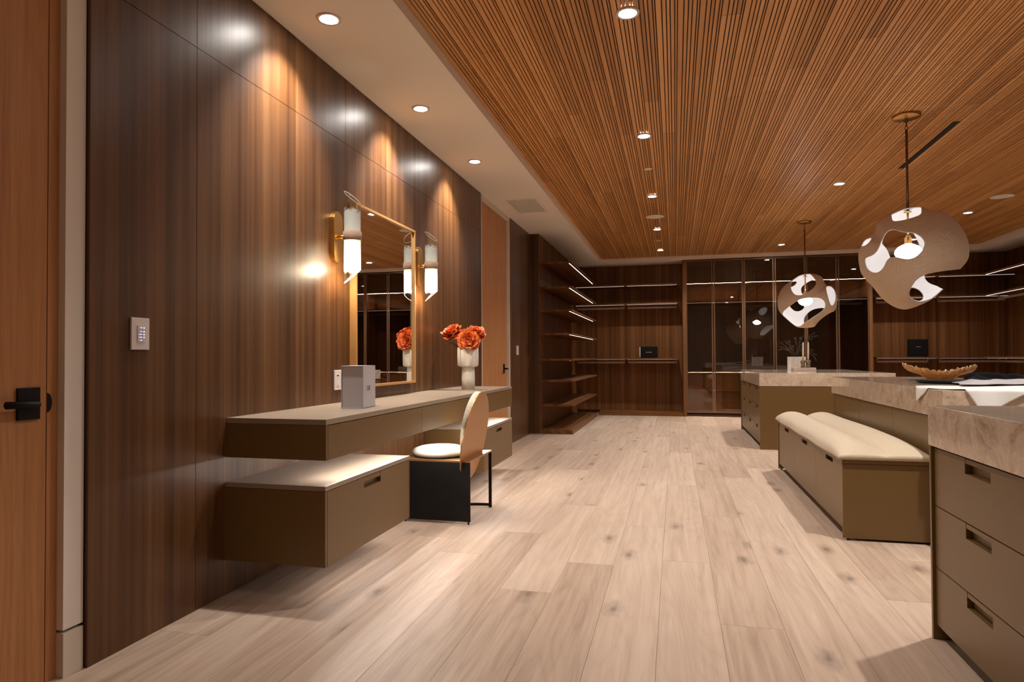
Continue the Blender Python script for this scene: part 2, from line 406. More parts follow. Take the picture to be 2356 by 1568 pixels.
# ------------------------------------------------------------------ ceiling
bm = bmesh.new()
for b in ((-2.6, TX0, NY-.2, 14), (TX1, 6.2, NY-.2, 14), (TX0, TX1, TY1, 14), (TX0, TX1, NY-.2, TY0)):
    add_box(bm, *b, SZ, SZ+.16)
ceiling = struct(from_bm('ceiling', bm, M['plaster']))
box('backing_board', TX0+.001, TX1-.001, TY0+.001, TY1-.001, TZ+.014, TZ+.03, M['groove'], ceiling)
ribs = (.0285, .0175, .0145, .0185, .0070); gap = (.1221-sum(ribs))/5
x = TX0+.003; k = 0
while True:
    wd = ribs[k % 5]
    if x+wd > TX1-.002: break
    box('slat', x, x+wd, TY0+.002, TY1-.002, TZ+.0005*(k % 3), TZ+.0139, M['ceil'], ceiling)
    x += wd+gap; k += 1

# ------------------------------------------------------------------ left wall: plaster, panelling, doors
wl = struct(box('wall_left', -2.40, -2.168, 2.0, 7.200, 0, SZ-.001, M['dark']))
seams_y = [2.002, 2.572, 3.984, 5.200, 7.159]
for a, b in zip(seams_y, seams_y[1:]):
    for c, d in ((.0, 2.607), (2.607, SZ-.002)):
        box('panel', WX-.018, WX, a+.0015, b-.0015, c+.0015, d-.0015, M['walnut'], wl)
wl2 = struct(box('wall_left_far', -2.40, -2.168, 8.545, 14, 0, SZ-.001, M['dark']))
box('panel', WX-.018, WX, 8.538, GY+.01, .001, SZ-.002, M['walnut'], wl2)
wl3 = struct(boxes('wall_left_near', [(-2.40, -2.165, 1.917, 1.999, .172, SZ-.001), (-2.40, -2.165, NY, .84, .172, SZ-.001), (-2.40, -2.165, .84, 1.917, 2.75, SZ-.001)], M['plaster']))
struct(boxes('baseboard_left', [(-2.40, -2.163, 1.9167, 1.999, 0, .160), (-2.40, -2.163, NY, .80, 0, .160)], M['trim']))
struct(boxes('trim_1', [(-2.30, -2.195, 1.874, 1.9165, 0, 2.75), (-2.30, -2.195, .84, .884, 0, 2.75), (-2.30, -2.195, .884, 1.874, 2.71, 2.75)], M['door']))
d1 = struct(box('door_1', -2.26, -2.196, .887, 1.871, .004, 2.707, M['door']))
# lever handle of the near door
pl = box('escutcheon', -2.196, -2.187, 1.761, 1.843, .946, 1.058, M['black'], d1, .002)
tube('lever', [(-2.188, 1.818, 1.0), (-2.172, 1.818, 1.0), (-2.163, 1.814, 1.0), (-2.160, 1.800, 1.0), (-2.160, 1.70, 1.003)], [.010, .010, .0105, .011, .013], M['black'], d1, 10)
bm = bmesh.new(); pts = [(1.8745, .966)] + [(1.8745+.018*math.cos(t), 1.001+.035*math.sin(t)) for t in [math.radians(-90+180*i/12) for i in range(13)]] + [(1.8745, 1.036)]
add_prism(bm, pts[1:-1], 'x', -2.1955, -2.1935); bmesh.ops.recalc_face_normals(bm, faces=bm.faces); from_bm('strike_plate', bm, M['black'], d1)
# far door in its painted reveal
struct(boxes('trim_2', [(-2.30, -2.158, 7.205, 7.225, 0, 3.048), (-2.30, -2.158, 8.490, 8.536, 0, 3.048), (-2.30, -2.158, 7.225, 8.490, 3.004, 3.048), (-2.30, -2.200, 7.225, 7.262, 0, 3.004)], M['trim']))
d2 = struct(box('door_2', -2.26, -2.196, 7.264, 8.487, .005, 3.001, M['door']))
box('escutcheon', -2.196, -2.187, 8.300, 8.362, .955, 1.075, M['black'], d2, .002)
tube('lever', [(-2.188, 8.335, 1.012), (-2.145, 8.335, 1.012), (-2.138, 8.325, 1.012), (-2.138, 8.235, 1.012)], .011, M['black'], d2, 8)

# other walls
wf = struct(box('wall_back', -2.6, 6.2, BY+.02, 14.2, 0, SZ-.001, M['walnut_dark']))
struct(box('wall_right', RB+.02, 6.2, NY-.2, BY, 0, SZ-.001, M['walnut_dark']))
struct(box('wall_front', -2.6, 6.2, NY-.2, NY, 0, SZ-.001, M['plaster']))

# ------------------------------------------------------------------ closets
def led(x0, x1, y0, y1, z, parent, m='led'):
    return box('led_strip', x0, x1, y0, y1, z-.0006, z+.001, M[m], parent)

# left shelving unit
t = thing('shelving_unit', 'open walnut shoe shelving with seven deep lit shelves left of the black box', 'shelving', (-1.75, GY, 0))
box('side_panel', WX, -2.004, GY, GY+.025, 0, SZ-.002, M['walnut_dark'], t)
box('back_panel', -2.02, -2.003, GY+.025, BY-.02, .0, SZ-.002, M['walnut_c'], t)
SX0 = -2.003
p_ = box('platform', SX0, -1.497, GY, 12.88, 0, .068, M['walnut_y'], t, .001)
for z in (2.600, 2.225, 1.873, 1.518, 1.127, .806, .434):
    xf = -1.497 if z < 1 else -1.497
    s = box('shelf', SX0, xf, GY, 12.86, z-.018, z+.010, M['walnut_y'], t, .001)
    led(-1.548, -1.538, GY+.02, 12.66, z-.018, s)

def rod(name, x0, x1, y0, y1, z, top, parent):
    """flat hanging rail with a drop bracket at either end"""
    r = boxes(name, [(x0, x1, y0, y1, z-.018, z+.018)], M['rodm'], parent, .003)
    if x1-x0 > y1-y0: br = [(x0, x0+.012, y0, y1, z-.018, top), (x1-.012, x1, y0, y1, z-.018, top)]
    else: br = [(x0, x1, y0, y0+.012, z-.018, top), (x0, x1, y1-.012, y1, z-.018, top)]
    for b in br: box('bracket', *b, M['rodm'], r)
    return r

# far left open wardrobe
t = thing('open_wardrobe', 'open walnut hanging wardrobe in the far corner beside the shoe shelving', 'wardrobe', (-.9, FY+.05, 0))
xa, xm, xb = -2.0, -.955, .146
box('platform', -1.497, xb, FY, BY, 0, .068, M['walnut_x'], t, .001)
for a, b in ((-2.003, xm), (xm, xb)):
    box('back_panel', a+.001, b-.001, BY-.018, BY, .068, SZ-.002, M['walnut_c'], t)
for z in (2.600, 2.225, 1.127):
    for a, b in ((-1.99, xm), (xm, xb-.075)):
        s = box('shelf', a+.004, b-.004, FY+.10, BY-.018, z-.018, z+.010, M['walnut_x'], t, .001)
        led(a+.03, b-.03, FY+.125, FY+.135, z-.018, s, 'oled')
        if z < 2.5: rod('hanging_rail', a+.03, b-.03, FY+.25, FY+.27, z-.075, z-.018, t)

# glazed wardrobes, three of two doors each
bounds = [.205, .724, 1.279, 1.830, 2.380, 2.923, 3.458]
ll = ['bronze glass wardrobe with wood end panel beside the open hanging wardrobe', 'middle bronze glass wardrobe behind the far island planter', 'bronze glass wardrobe seen between the two hanging lamps']
for i in range(3):
    a, m, b = bounds[2*i:2*i+3]
    t = thing('glass_wardrobe', ll[i], 'wardrobe', ((a+b)/2, FY+.02, 0), 'glazed wardrobes along the far wall')
    lo, hi = (.150 if i == 0 else a), (3.509 if i == 2 else b-.0005)
    box('side_panel', lo, a+.012, FY, BY, 0, SZ-.002, M['walnut_c'], t)
    box('side_panel', b-.012, hi, FY, BY, 0, SZ-.002, M['walnut_c'], t)
    box('back_panel', a+.012, b-.012, BY-.018, BY, .09, SZ-.002, M['walnut_c'], t)
    box('plinth', a+.012, b-.012, FY+.06, BY-.02, 0, .045, M['kick'], t)
    box('top_panel', a+.012, b-.012, FY+.03, BY-.018, 2.99, SZ-.003, M['walnut_x'], t)
    for z in (2.600, 2.222, .872, .492, .078):
        s = box('shelf', a+.013, b-.013, FY+.06, BY-.018, z-.016, z+.010, M['walnut_x'], t)
        if z > .1: led(a+.03, b-.03, FY+.075, FY+.085, z-.016, s, 'led' if 2 < z < 2.5 else 'gled' if z > 1 else 'nled')
    rod('hanging_rail', a+.05, b-.05, FY+.26, FY+.28, 2.137, 2.206, t)
    for j, (u, v) in enumerate(((a, m), (m, b))):
        u += .008; v -= .008
        z0, z1 = .075, 3.03; fwid = .024
        d = boxes('door', [(u, u+fwid, FY, FY+.024, z0, z1), (v-fwid, v, FY, FY+.024, z0, z1), (u+fwid, v-fwid, FY, FY+.024, z0, z0+fwid), (u+fwid, v-fwid, FY, FY+.024, z1-fwid, z1)], M['frame'], t)
        box('glass_pane', u+fwid, v-fwid, FY+.009, FY+.015, z0+fwid, z1-fwid, M['glass'], d)
        xh = v-.006 if j == 0 else u+.006
        for zh in (2.92, 2.60, 2.19, .50, .10): box('hinge', xh-.006, xh+.006, FY-.003, FY, zh-.012, zh+.012, M['rodm'], d)

# far right open wardrobe
t = thing('open_wardrobe', 'open walnut hanging wardrobe right of the glass doors behind the near pendant', 'wardrobe', (4.6, FY+.05, 0))
box('platform', 3.51, RX, FY, BY, 0, .068, M['walnut_x'], t, .001)
for a, b in ((3.51, 4.60), (4.60, RB)):
    box('back_panel', a+.001, b-.001, BY-.018, BY, .068, SZ-.002, M['walnut_c'], t)
for z in (2.600, 2.225, 1.127):
    for a, b in ((3.58, 4.60), (4.60, 5.84)):
        s = box('shelf', a+.004, b-.004, FY+.10, BY-.018, z-.018, z+.010, M['walnut_x'], t, .001)
        led(a+.03, b-.03, FY+.125, FY+.135, z-.018, s, 'oled')
        if z < 2.5: rod('hanging_rail', a+.05, b-.12, FY+.25, FY+.27, z-.075, z-.018, t)
# right closet
t = thing('open_wardrobe', 'open walnut wardrobe along the right wall at the picture edge', 'wardrobe', (5.6, 11, 0))
box('platform', RX, RB, 8.0, FY-.001, 0, .068, M['walnut_y'], t)
for a, b in ((8.0, 9.7), (9.7, 11.4), (11.4, BY-.02)):
    box('back_panel', RB, RB+.018, a+.001, b-.001, .068, SZ-.002, M['walnut_c'], t)
box('side_panel', RX, RB, 7.975, 8.0, 0, SZ-.002, M['walnut_c'], t)
box('divider', RB-.10, RB, 11.39, 11.42, .068, SZ-.003, M['walnut_c'], t)
for z in (2.600, 2.225, 1.127):
    for a, b in ((8.0, 9.82), (9.82, 11.57), (11.57, 13.20)):
        s = box('shelf', RX, RB-.001, a+.004, b-.004, z-.018, z+.010, M['walnut_y'], t, .001)
        led(RX+.03, RX+.04, a+.03, b-.03, z-.018, s)
        if z < 2.5: rod('hanging_rail', RX+.20, RX+.22, a+.08, b-.06, z-.075, z-.018, t)

# ------------------------------------------------------------------ drawer fronts with cut-out pulls
def front(name, x0, x1, y0, y1, z0, z1, hole, parent, side):
    """front slab in a plane of constant x (x1 = visible face), with a pull cut through it"""
    if not hole: return box(name, x0, x1, y0, y1, z0, z1, M['taupe'], parent)
    a, b, c, d = hole
    f = boxes(name, [(x0, x1, y0, a, z0, z1), (x0, x1, b, y1, z0, z1), (x0, x1, a, b, z0, c)], M['taupe'], parent)
    xi = x0-side*.022
    box('pull_bridge', x0, x1-side*.001, a+.0015, b-.0015, d, z1-.001, M['taupe'], f)
    boxes('pull_recess', [(xi, xi-side*.003, a-.002, b+.002, c-.004, d+.004), (xi, x0, a-.003, a, c, d), (xi, x0, b, b+.003, c, d), (xi, x0, a, b, c-.003, c)], M['taupe_in'], f)
    return f

# ------------------------------------------------------------------ vanity
VY0, VY1, VXF = 2.784, 6.405, -1.605
t = thing('vanity_desk', 'long floating taupe vanity desk along the walnut wall under the mirror', 'desk', (-1.87, 4.6, .675))
box('carcass', WX, VXF-.022, VY0+.018, VY1-.018, .675, .838, M['taupe'], t)
for a, b in ((VY0, VY0+.018), (VY1-.018, VY1)): box('side_panel', WX, VXF, a, b, .672, .8385, M['taupe'], t, .001)
for a, b in ((VY0+.020, 3.988), (3.991, 5.196), (5.199, VY1-.020)): box('drawer', VXF-.020, VXF, a, b, .672, .836, M['taupe'], t, .001)
for a, b in ((VY0, 3.989), (3.990, VY1)): box('tabletop', WX, VXF+.001, a, b, .840, .866, M['top'], t, .001)
box('led_strip', VXF-.075, VXF-.060, VY0+.12, VY1-.10, .668, .6755, M['deskled'], t)
for nm, ya, yb, lab in (('near', 2.778, 3.782, 'floating taupe drawer cabinet under the nearer end of the vanity'), ('far', 5.42, 6.405, 'floating taupe drawer cabinet under the vanity behind the chair')):
    t = thing('drawer_cabinet', lab, 'cabinet', (-1.87, (ya+yb)/2, .17), 'floating cabinets under the vanity')
    box('carcass', WX, VXF-.022, ya+.018, yb-.018, .172, .526, M['taupe'], t)
    for a, b in ((ya, ya+.018), (yb-.018, yb)): box('side_panel', WX, VXF, a, b, .170, .526, M['taupe'], t, .001)
    box('tabletop', WX, VXF+.001, ya, yb, .528, .551, M['top'], t, .001)
    yc = (ya+yb)/2-.005
    front('drawer', VXF-.020, VXF, ya+.021, yb-.021, .170, .525, (yc-.10, yc+.10, .468, .500), t, 1)
    box('led_strip', VXF-.085, VXF-.070, ya+.06, yb-.06, .166, .1725, M['cabled'], t)

# ------------------------------------------------------------------ islands
def island(t, x0, x1, y0, y1, cols=3):
    box('stone_top', x0, x1, y0, y1, .787, .950, M['stone'], t, .0025)
    box('carcass', x0+.036, x1-.012, y0+.020, y1-.020, .10, .785, M['taupe'], t)
    box('toe_kick', x0+.08, x1-.08, y0+.018, y1-.018, 0, .10, M['kick'], t)
    for a, b in ((y0+.002, y0+.020), (y1-.020, y1-.002)): box('end_panel', x0+.002, x1-.002, a, b, 0, .785, M['taupe'], t, .001)
    box('back_panel', x1-.012, x1-.003, y0+.020, y1-.020, .06, .785, M['taupe'], t)
    wd = (y1-y0-.040)/cols
    for c in range(cols):
        a = y0+.020+wd*c+.0015; b = a+wd-.003; m = (a+b)/2
        for z0, z1 in ((.546, .778), (.296, .542), (.062, .292)):
            front('drawer', x0+.036, x0+.014, a, b, z0, z1, (m-.10, m+.10, z1-.056, z1-.018), t, -1)
t = thing('island', 'stone topped taupe drawer island nearest the camera', 'island', (1.78, 1.84, 0), 'drawer islands'); island(t, 1.011, 2.545, .64, 3.036)
t = thing('island', 'stone topped taupe island under the planter and candles before the glass wardrobes', 'island', (1.78, 9.83, 0), 'drawer islands'); island(t, 1.015, 2.545, 8.635, 11.03)
t = thing('island', 'stone topped taupe island behind the bench with white cloth on its corner', 'island', (2.04, 5.73, 0))
box('stone_top', 1.520, 2.545, 4.330, 7.130, .787, .950, M['stone'], t, .0025)
box('carcass', 1.560, 2.52, 4.37, 7.09, 0, .785, M['taupe'], t)
for a, b in ((4.352, 4.370), (7.090, 7.108)): box('end_panel', 1.536, 2.535, a, b, 0, .785, M['taupe'], t)
for a, b in ((4.372, 5.302), (5.306, 6.206), (6.210, 7.088)): box('panel', 1.538, 1.556, a, b, .10, .780, M['taupe'], t, .001)

# bench
BX0, BX1, B0, B1 = 1.014, 1.530, 4.493, 7.150
t = thing('storage_bench', 'low taupe storage bench with three pull fronts beside the middle island', 'bench', (1.27, 5.8, 0))
box('carcass', BX0+.045, BX1, B0+.018, B1-.018, .075, .478, M['taupe'], t)
box('toe_kick', BX0+.085, BX1-.05, B0+.05, B1-.05, 0, .075, M['kick'], t)
for a, b in ((B0, B0+.018), (B1-.018, B1)): box('end_panel', BX0, BX1, a, b, .014, .478, M['taupe'], t, .001)
for y in (B0+.009, B1-.009):
    for x in (BX0+.03, BX1-.04): lathe('glide', (x, y, 0), [(.008, 0), (.008, .015)], M['black'], t, 10, smooth=False)
box('seat_board', BX0-.002, BX1, B0-.002, B1+.002, .481, .507, M['taupe'], t, .001)
ys = [B0+.020, 5.337, 6.230, B1-.020]
for a, b, h in zip(ys, ys[1:], ((4.785, 4.993), (5.670, 5.874), (6.545, 6.760))):
    front('door', BX0+.030, BX0+.008, a+.0015, b-.0015, .068, .476, (h[0], h[1], .440, .470), t, -1)
def cushion():
    x0, x1, y0, y1 = BX0-.022, BX1-.006, B0-.018, B1+.014; nx, ny = 44, 60; bm = bmesh.new(); top = []; bot = []
    def h(u, v):
        # two upholstered rolls side by side, seam down the middle
        k = (u*2) % 1 if u < 1 else 1.0
        roll = (max(0, 1-(2*k-1)**2))**.62
        e = min(v*(y1-y0), (1-v)*(y1-y0)*2.2); tap = (1-math.exp(-(e/.17)))*.93+.07
        tap2 = 1+.12*math.sin(v*9+u*5)*.35
        return .022+(.078*roll+.006)*tap*tap2
    for j in range(ny+1):
        v = j/ny; v = v+.0*math.sin(v)
        vv = .5-.5*math.cos(math.pi*v)
        row = []
        for i in range(nx+1):
            u = i/nx; ww = .004*math.sin(vv*21+u*3)
            row.append(bm.verts.new((x0+(x1-x0)*u+(ww if i in (0, nx) else 0), y0+(y1-y0)*vv, .509+h(u, vv)*(.62 if i in (0, nx) or j in (0, ny) else 1))))
        top.append(row)
    for j in range(ny):
        for i in range(nx): bm.faces.new((top[j][i], top[j][i+1], top[j+1][i+1], top[j+1][i]))
    rim = [top[0][i] for i in range(nx)]+[top[j][nx] for j in range(ny)]+[top[ny][i] for i in range(nx, 0, -1)]+[top[j][0] for j in range(ny, 0, -1)]
    low = [bm.verts.new((v.co.x, v.co.y, .508)) for v in rim]; n = len(rim)
    for i in range(n): bm.faces.new((rim[(i+1) % n], rim[i], low[i], low[(i+1) % n]))
    bm.faces.new(low)
    bmesh.ops.recalc_face_normals(bm, faces=bm.faces)
    return from_bm('bench_cushion', bm, M['linen'], None, True)
tag(cushion(), 'long oatmeal linen bench cushion with two rolls and a middle seam', 'cushion')

# ------------------------------------------------------------------ vanity chair
t = thing('vanity_chair', 'sculptural chair with oval bronze back and black side panel at the vanity', 'chair', (-1.65, 4.6, 0))
cx, cy, R = -1.388, 4.326, .56
arc = lambda r, n, a0=90, a1=180: [(cx+r*math.cos(math.radians(a0+(a1-a0)*i/n)), cy+r*math.sin(math.radians(a0+(a1-a0)*i/n))) for i in range(n+1)]
prism('seat_plate', [(cx, cy)]+arc(R, 24), 'z', .428, .440, M['gold'], t)
box('side_panel', cx-.50, cx+.002, cy-.002, cy+.010, .020, .428, M['black'], t)
for x in (cx-.012, cx-.48): lathe('foot', (x, cy+.005, 0), [(.007, 0), (.007, .021)], M['black'], t, 10, smooth=False)
box('rear_post', cx-.022, cx, cy+R-.014, cy+R, .0, .428, M['black'], t)
prism('floor_rail', arc(R, 20)+arc(R-.012, 20)[::-1], 'z', .010, .030, M['black'], t)
def ell(c, ax, bx, n=40): return [(c[0]+ax*math.cos(2*math.pi*i/n), c[1]+bx*math.sin(2*math.pi*i/n)) for i in range(n)]
th = math.radians(10); bc = Vector((-1.414, 4.536, .588)); un = Vector((math.sin(th), 0, math.cos(th))); nn = Vector((math.cos(th), 0, -math.sin(th)))
def plate(name, c2, a, b, d0, d1, mat, dome=0, cut=None):
    bm = bmesh.new(); n = 48; A = []; B = []
    rings = 8 if dome else 1
    def P(u, v, d): return bc+Vector((0, 1, 0))*u+un*v+nn*d
    el = [(c2[0]+a*math.cos(2*math.pi*i/n), c2[1]+b*math.sin(2*math.pi*i/n)) for i in range(n)]
    A = [bm.verts.new(P(u, v, d0)) for u, v in el]; prev = [bm.verts.new(P(u, v, d1)) for u, v in el]
    for i in range(n): bm.faces.new((A[i], A[(i+1) % n], prev[(i+1) % n], prev[i]))
    bm.faces.new(A)
    if dome:
        for k in range(1, rings):
            s = 1-k/rings
            cur = [bm.verts.new(P(c2[0]+(u-c2[0])*s, c2[1]+(v-c2[1])*s, d1-dome*(1-s**2.5))) for u, v in el]
            for i in range(n): bm.faces.new((prev[i], prev[(i+1) % n], cur[(i+1) % n], cur[i]))
            prev = cur
    bm.faces.new(prev)
    bmesh.ops.recalc_face_normals(bm, faces=bm.faces)
    return from_bm(name, bm, mat, t, bool(dome))
plate('backrest', (0, 0), .291, .325, -.004, .004, M['gold'])
plate('back_pad', (0, .085), .225, .238, -.004, -.044, M['cream'], .0)
# seat pad: soft round cushion with a small dent
bm = bmesh.new(); n = 40; pc = Vector((-1.690, 4.556, .440)); prof = [(.150, 0), (.185, .006), (.202, .022), (.204, .034), (.190, .052), (.150, .066), (.08, .074), (.02, .076)]
add_lathe(bm, pc, prof, n); bmesh.ops.recalc_face_normals(bm, faces=bm.faces)
from_bm('seat_pad', bm, M['cream'], t, True)

# ------------------------------------------------------------------ mirror
t = thing('mirror', 'rectangular wall mirror in thin light oak frame above the vanity', 'mirror', (-2.12, 4.57, .953))
my0, my1, mz0, mz1, mf = 4.042, 5.090, .953, 2.222, .017
boxes('frame', [(WX, -2.1, my0, my0+mf, mz0, mz1), (WX, -2.1, my1-mf, my1, mz0, mz1), (WX, -2.1, my0+mf, my1-mf, mz0, mz0+mf), (WX, -2.1, my0+mf, my1-mf, mz1-mf, mz1)], M['frame_oak'], t)
box('mirror_glass', -2.135, -2.116, my0+mf, my1-mf, mz0+mf, mz1-mf, M['mirror'], t)

# ------------------------------------------------------------------ wall sconces
def sconce(y, label):
    t = thing('wall_sconce', label, 'lamp', (WX, y, 1.945), 'glass tube sconces flanking the mirror')
    n = 14; hw, hh = .060, .107
    st = [(y+hw*math.cos(a), 1.945+hh+hw*math.sin(a)) for a in [math.pi*i/n for i in range(n+1)]]+[(y+hw*math.cos(a), 1.945-hh+hw*math.sin(a)) for a in [math.pi+math.pi*i/n for i in range(n+1)]]
    bm = bmesh.new(); add_prism(bm, st, 'x', WX, WX+.032); bmesh.ops.recalc_face_normals(bm, faces=bm.faces)
    es = [e for e in bm.edges if abs(e.verts[0].co.x-(WX+.032)) < 1e-5 and abs(e.verts[1].co.x-(WX+.032)) < 1e-5]
    bmesh.ops.bevel(bm, geom=es, offset=.005, segments=2, affect='EDGES')
    from_bm('backplate', bm, M['brass'], t)
    tc = Vector((WX+.130, y, 0)); r = .053
    tube('arm', [(WX+.030, y, 1.945), (WX+.08, y, 1.945)], .013, M['brass'], t, 12)
    lathe('band', (tc.x, tc.y, 1.916), [(.0545, 0), (.059, .003), (.0595, .028), (.059, .057), (.0545, .060)], M['band'], t, 40, cap=False)
    # slanted glass cylinder, double-walled
    bm = bmesh.new(); n = 40; dv = Vector((.884, .466, 0)); cols = []
    def zz(a, k, zc): q = Vector((math.cos(a), math.sin(a), 0))*r; return zc+k*q.dot(dv)
    NR = 24
    for i in range(n):
        a = 2*math.pi*i/n; zt = zz(a, -.70, 2.196); zb = zz(a, .84, 1.686); col = []
        for rr in (r, r-.004):
            col.append([bm.verts.new((tc.x+rr*math.cos(a), tc.y+rr*math.sin(a), zb+(zt-zb)*k/NR)) for k in range(NR+1)])
        cols.append(col)
    for i in range(n):
        A, B = cols[i], cols[(i+1) % n]
        for k in range(NR):
            bm.faces.new((A[0][k], B[0][k], B[0][k+1], A[0][k+1])); bm.faces.new((A[1][k], A[1][k+1], B[1][k+1], B[1][k]))
        bm.faces.new((A[0][0], A[1][0], B[1][0], B[0][0])); bm.faces.new((A[0][NR], B[0][NR], B[1][NR], A[1][NR]))
    from_bm('glass_shade', bm, M['sglass'], t, True)
    bm = bmesh.new(); q = [[(tc.x+(r-.002)*math.cos(2*math.pi*i/n), tc.y+(r-.002)*math.sin(2*math.pi*i/n), zz(2*math.pi*i/n, kk, zc)) for i in range(n)] for kk, zc in ((-.70, 2.196), (.84, 1.686))]
    for ring in q:
        add_ring(bm, ring, .0024)
    from_bm('glass_rim', bm, M['rim'], t, True)
    tube('socket', [(tc.x, y, 1.985), (tc.x, y, 1.900)], .017, M['brass'], t, 12)
    lathe('bulb', (tc.x, tc.y, 1.775), [(.002, 0), (.012, .004), (.018, .018), (.018, .10), (.012, .122)], M['sbulb'], t, 14)
    l = bpy.data.lights.new('bulb_light', 'POINT'); l.energy = 7; l.color = (1, .80, .56); l.shadow_soft_size = .02
    link(bpy.data.objects.new('bulb_light', l), t, (tc.x, tc.y, 1.74))
def add_ring(bm, pts, r, m=6):
    n = len(pts); rings = []
    for i in range(n):
        p = Vector(pts[i]); d = (Vector(pts[(i+1) % n])-Vector(pts[i-1])).normalized(); a = d.cross(Vector((0, 0, 1))).normalized(); b = d.cross(a)
        rings.append([bm.verts.new(p+r*(math.cos(2*math.pi*k/m)*a+math.sin(2*math.pi*k/m)*b)) for k in range(m)])
    for i in range(n):
        for k in range(m): bm.faces.new((rings[i][k], rings[i][(k+1) % m], rings[(i+1) % n][(k+1) % m], rings[(i+1) % n][k]))
M['rim'] = rimglass()
sconce(3.832, 'brass and frosted glass tube sconce on the near side of the mirror')
sconce(5.238, 'brass and frosted glass tube sconce between mirror and orange flowers')

# ------------------------------------------------------------------ switches, outlet
t = thing('keypad', 'white wall keypad with blue lit buttons near the left door', 'keypad', (WX, 2.24, 1.195))
box('plate', WX, WX+.009, 2.193, 2.286, 1.195, 1.327, M['white'], t, .002)
zb = 1.295
for i, hgt in enumerate((.0185, .0105, .0105, .0105, .0120)):
    z1 = zb; z0 = zb-hgt; zb = z0-.0012
    b = box('button', WX+.009, WX+.0115, 2.222, 2.259, z0, z1, M['white'], t)
    zc = (z0+z1)/2
    wds = (.010, .010, .016, .015, .009)[i]
    boxes('legend', [(WX+.0115, WX+.0118, 2.245-wds+q*wds/3, 2.245-wds+(q+.7)*wds/3, zc-.0016, zc+.0016) for q in range(3)], M['blue'], b)
    if i < 4: lathe('indicator', (WX+.0115, 2.2545, zc-.002), [(.0016, 0), (.0016, .003)], M['bluew'], b, 8)
t = thing('outlet', 'white double gang wall outlet behind the white box', 'outlet', (WX, 3.90, .95))
box('plate', WX, WX+.008, 3.827, 3.960, .950, 1.080, M['white'], t, .002)
box('receptacle', WX+.008, WX+.010, 3.846, 3.880, .976, 1.054, M['white'], t, .001)
boxes('slot', [(WX+.0099, WX+.0104, 3.852, 3.872, 1.040, 1.049), (WX+.0099, WX+.0104, 3.860, 3.864, 1.024, 1.028), (WX+.0099, WX+.0104, 3.860, 3.864, .984, .988)], M['black'], t)
box('receptacle', WX+.008, WX+.010, 3.906, 3.940, .976, 1.054, M['white'], t, .001)
t = thing('light_switch', 'small white light switch beyond the far oak door', 'switch', (WX, 8.90, 1.196))
box('plate', WX, WX+.008, 8.84, 8.962, 1.196, 1.324, M['white'], t, .002)
box('rocker', WX+.008, WX+.012, 8.875, 8.927, 1.222, 1.298, M['white'], t, .002)

# ------------------------------------------------------------------ ceiling fittings
def downlight(x, y, z, label, group, power, angle=118, blend=.75, tilt=0):
    t = thing('downlight', label, 'light', (x, y, z-.008), group)
    lathe('trim_ring', (x, y, z-.008), [(.046, .012), (.046, .004), (.052, .0005), (.066, .0), (.068, .003), (.068, .012)], M['white'], t, 32, cap=False)
    lathe('lens', (x, y, z-.005), [(.046, 0), (.046, .004)], M['lens'], t, 28, smooth=False)
    spot(t, (x, y, z-.012), power, NEUT, angle, blend, .035, tilt)
for y, l in ((3.252, 'bright recessed downlight in white soffit nearest the camera'), (4.605, 'recessed downlight in white soffit above the sconces'), (5.984, 'recessed downlight in white soffit nearest the air vent')):
    downlight(-1.856, y, SZ, l, 'soffit downlights', K_SOFFIT, 86, .85, 23)
wl_ = {(-.245, 3.742): 'large recessed downlight in slatted ceiling at the top edge', (-.25, 5.876): 'recessed downlight in slatted ceiling before the small sprinkler cover',
       (-.254, 8.115): 'recessed downlight between sprinkler cover and round ceiling speaker', (-.25, 10.24): 'recessed downlight just beyond the round ceiling speaker',
       (-.247, 12.257): 'small recessed downlight at the far end of the slatted row', (1.833, 8.082): 'recessed downlight in slatted ceiling between the two pendants',
       (1.829, 12.22): 'recessed downlight beside the far pendant canopy', (3.923, 10.186): 'recessed downlight right of the near pendant shade',
       (3.923, 12.28): 'recessed downlight seen through the near pendant shade',
       (-.25, 1.6): 'recessed slatted ceiling downlight above the camera', (1.83, 1.6): 'recessed slatted ceiling downlight over the near island end', (1.83, 3.74): 'recessed slatted ceiling downlight over the near island far end',
       (3.923, 3.74): 'recessed slatted ceiling downlight right of the near island', (3.923, 5.88): 'recessed slatted ceiling downlight right of the middle island', (3.923, 8.08): 'recessed slatted ceiling downlight before the right speaker'}
for (x, y), l in wl_.items(): downlight(x, y, TZ, l, 'slatted ceiling downlights', K_WOOD*(.14 if y < 2 else 1)*(1.6 if 1.5 < x < 2.5 else .8 if x < 0 else .75), 125, .7)
for x, y, l in ((-.256, 6.921, 'small round sprinkler cover in slatted ceiling, nearer one'), (-.247, 11.243, 'small round sprinkler cover in slatted ceiling, farther one')):
    tag(lathe('sprinkler_cover', (x, y, TZ-.006), [(.040, 0), (.044, .002), (.044, .006)], M['sprk'], None, 24), l, 'sprinkler', 'sprinkler covers')
for x, y, l in ((-.254, 9.31, 'round pale ceiling speaker in the row of downlights'), (3.944, 9.267, 'round pale ceiling speaker at the right picture edge')):
    t = thing('ceiling_speaker', l, 'speaker', (x, y, TZ-.006), 'ceiling speakers')
    lathe('rim', (x, y, TZ-.006), [(.119, .0), (.126, 0), (.128, .006), (.119, .006)], M['sprk'], t, 40, cap=False)
    lathe('grille', (x, y, TZ-.005), [(.119, 0), (.119, .004)], M['grey'], t, 40, smooth=False)
t = thing('air_slot', 'black linear air slot let into the slatted ceiling beside the pendant', 'vent', (2.315, 6.9, TZ-.003))
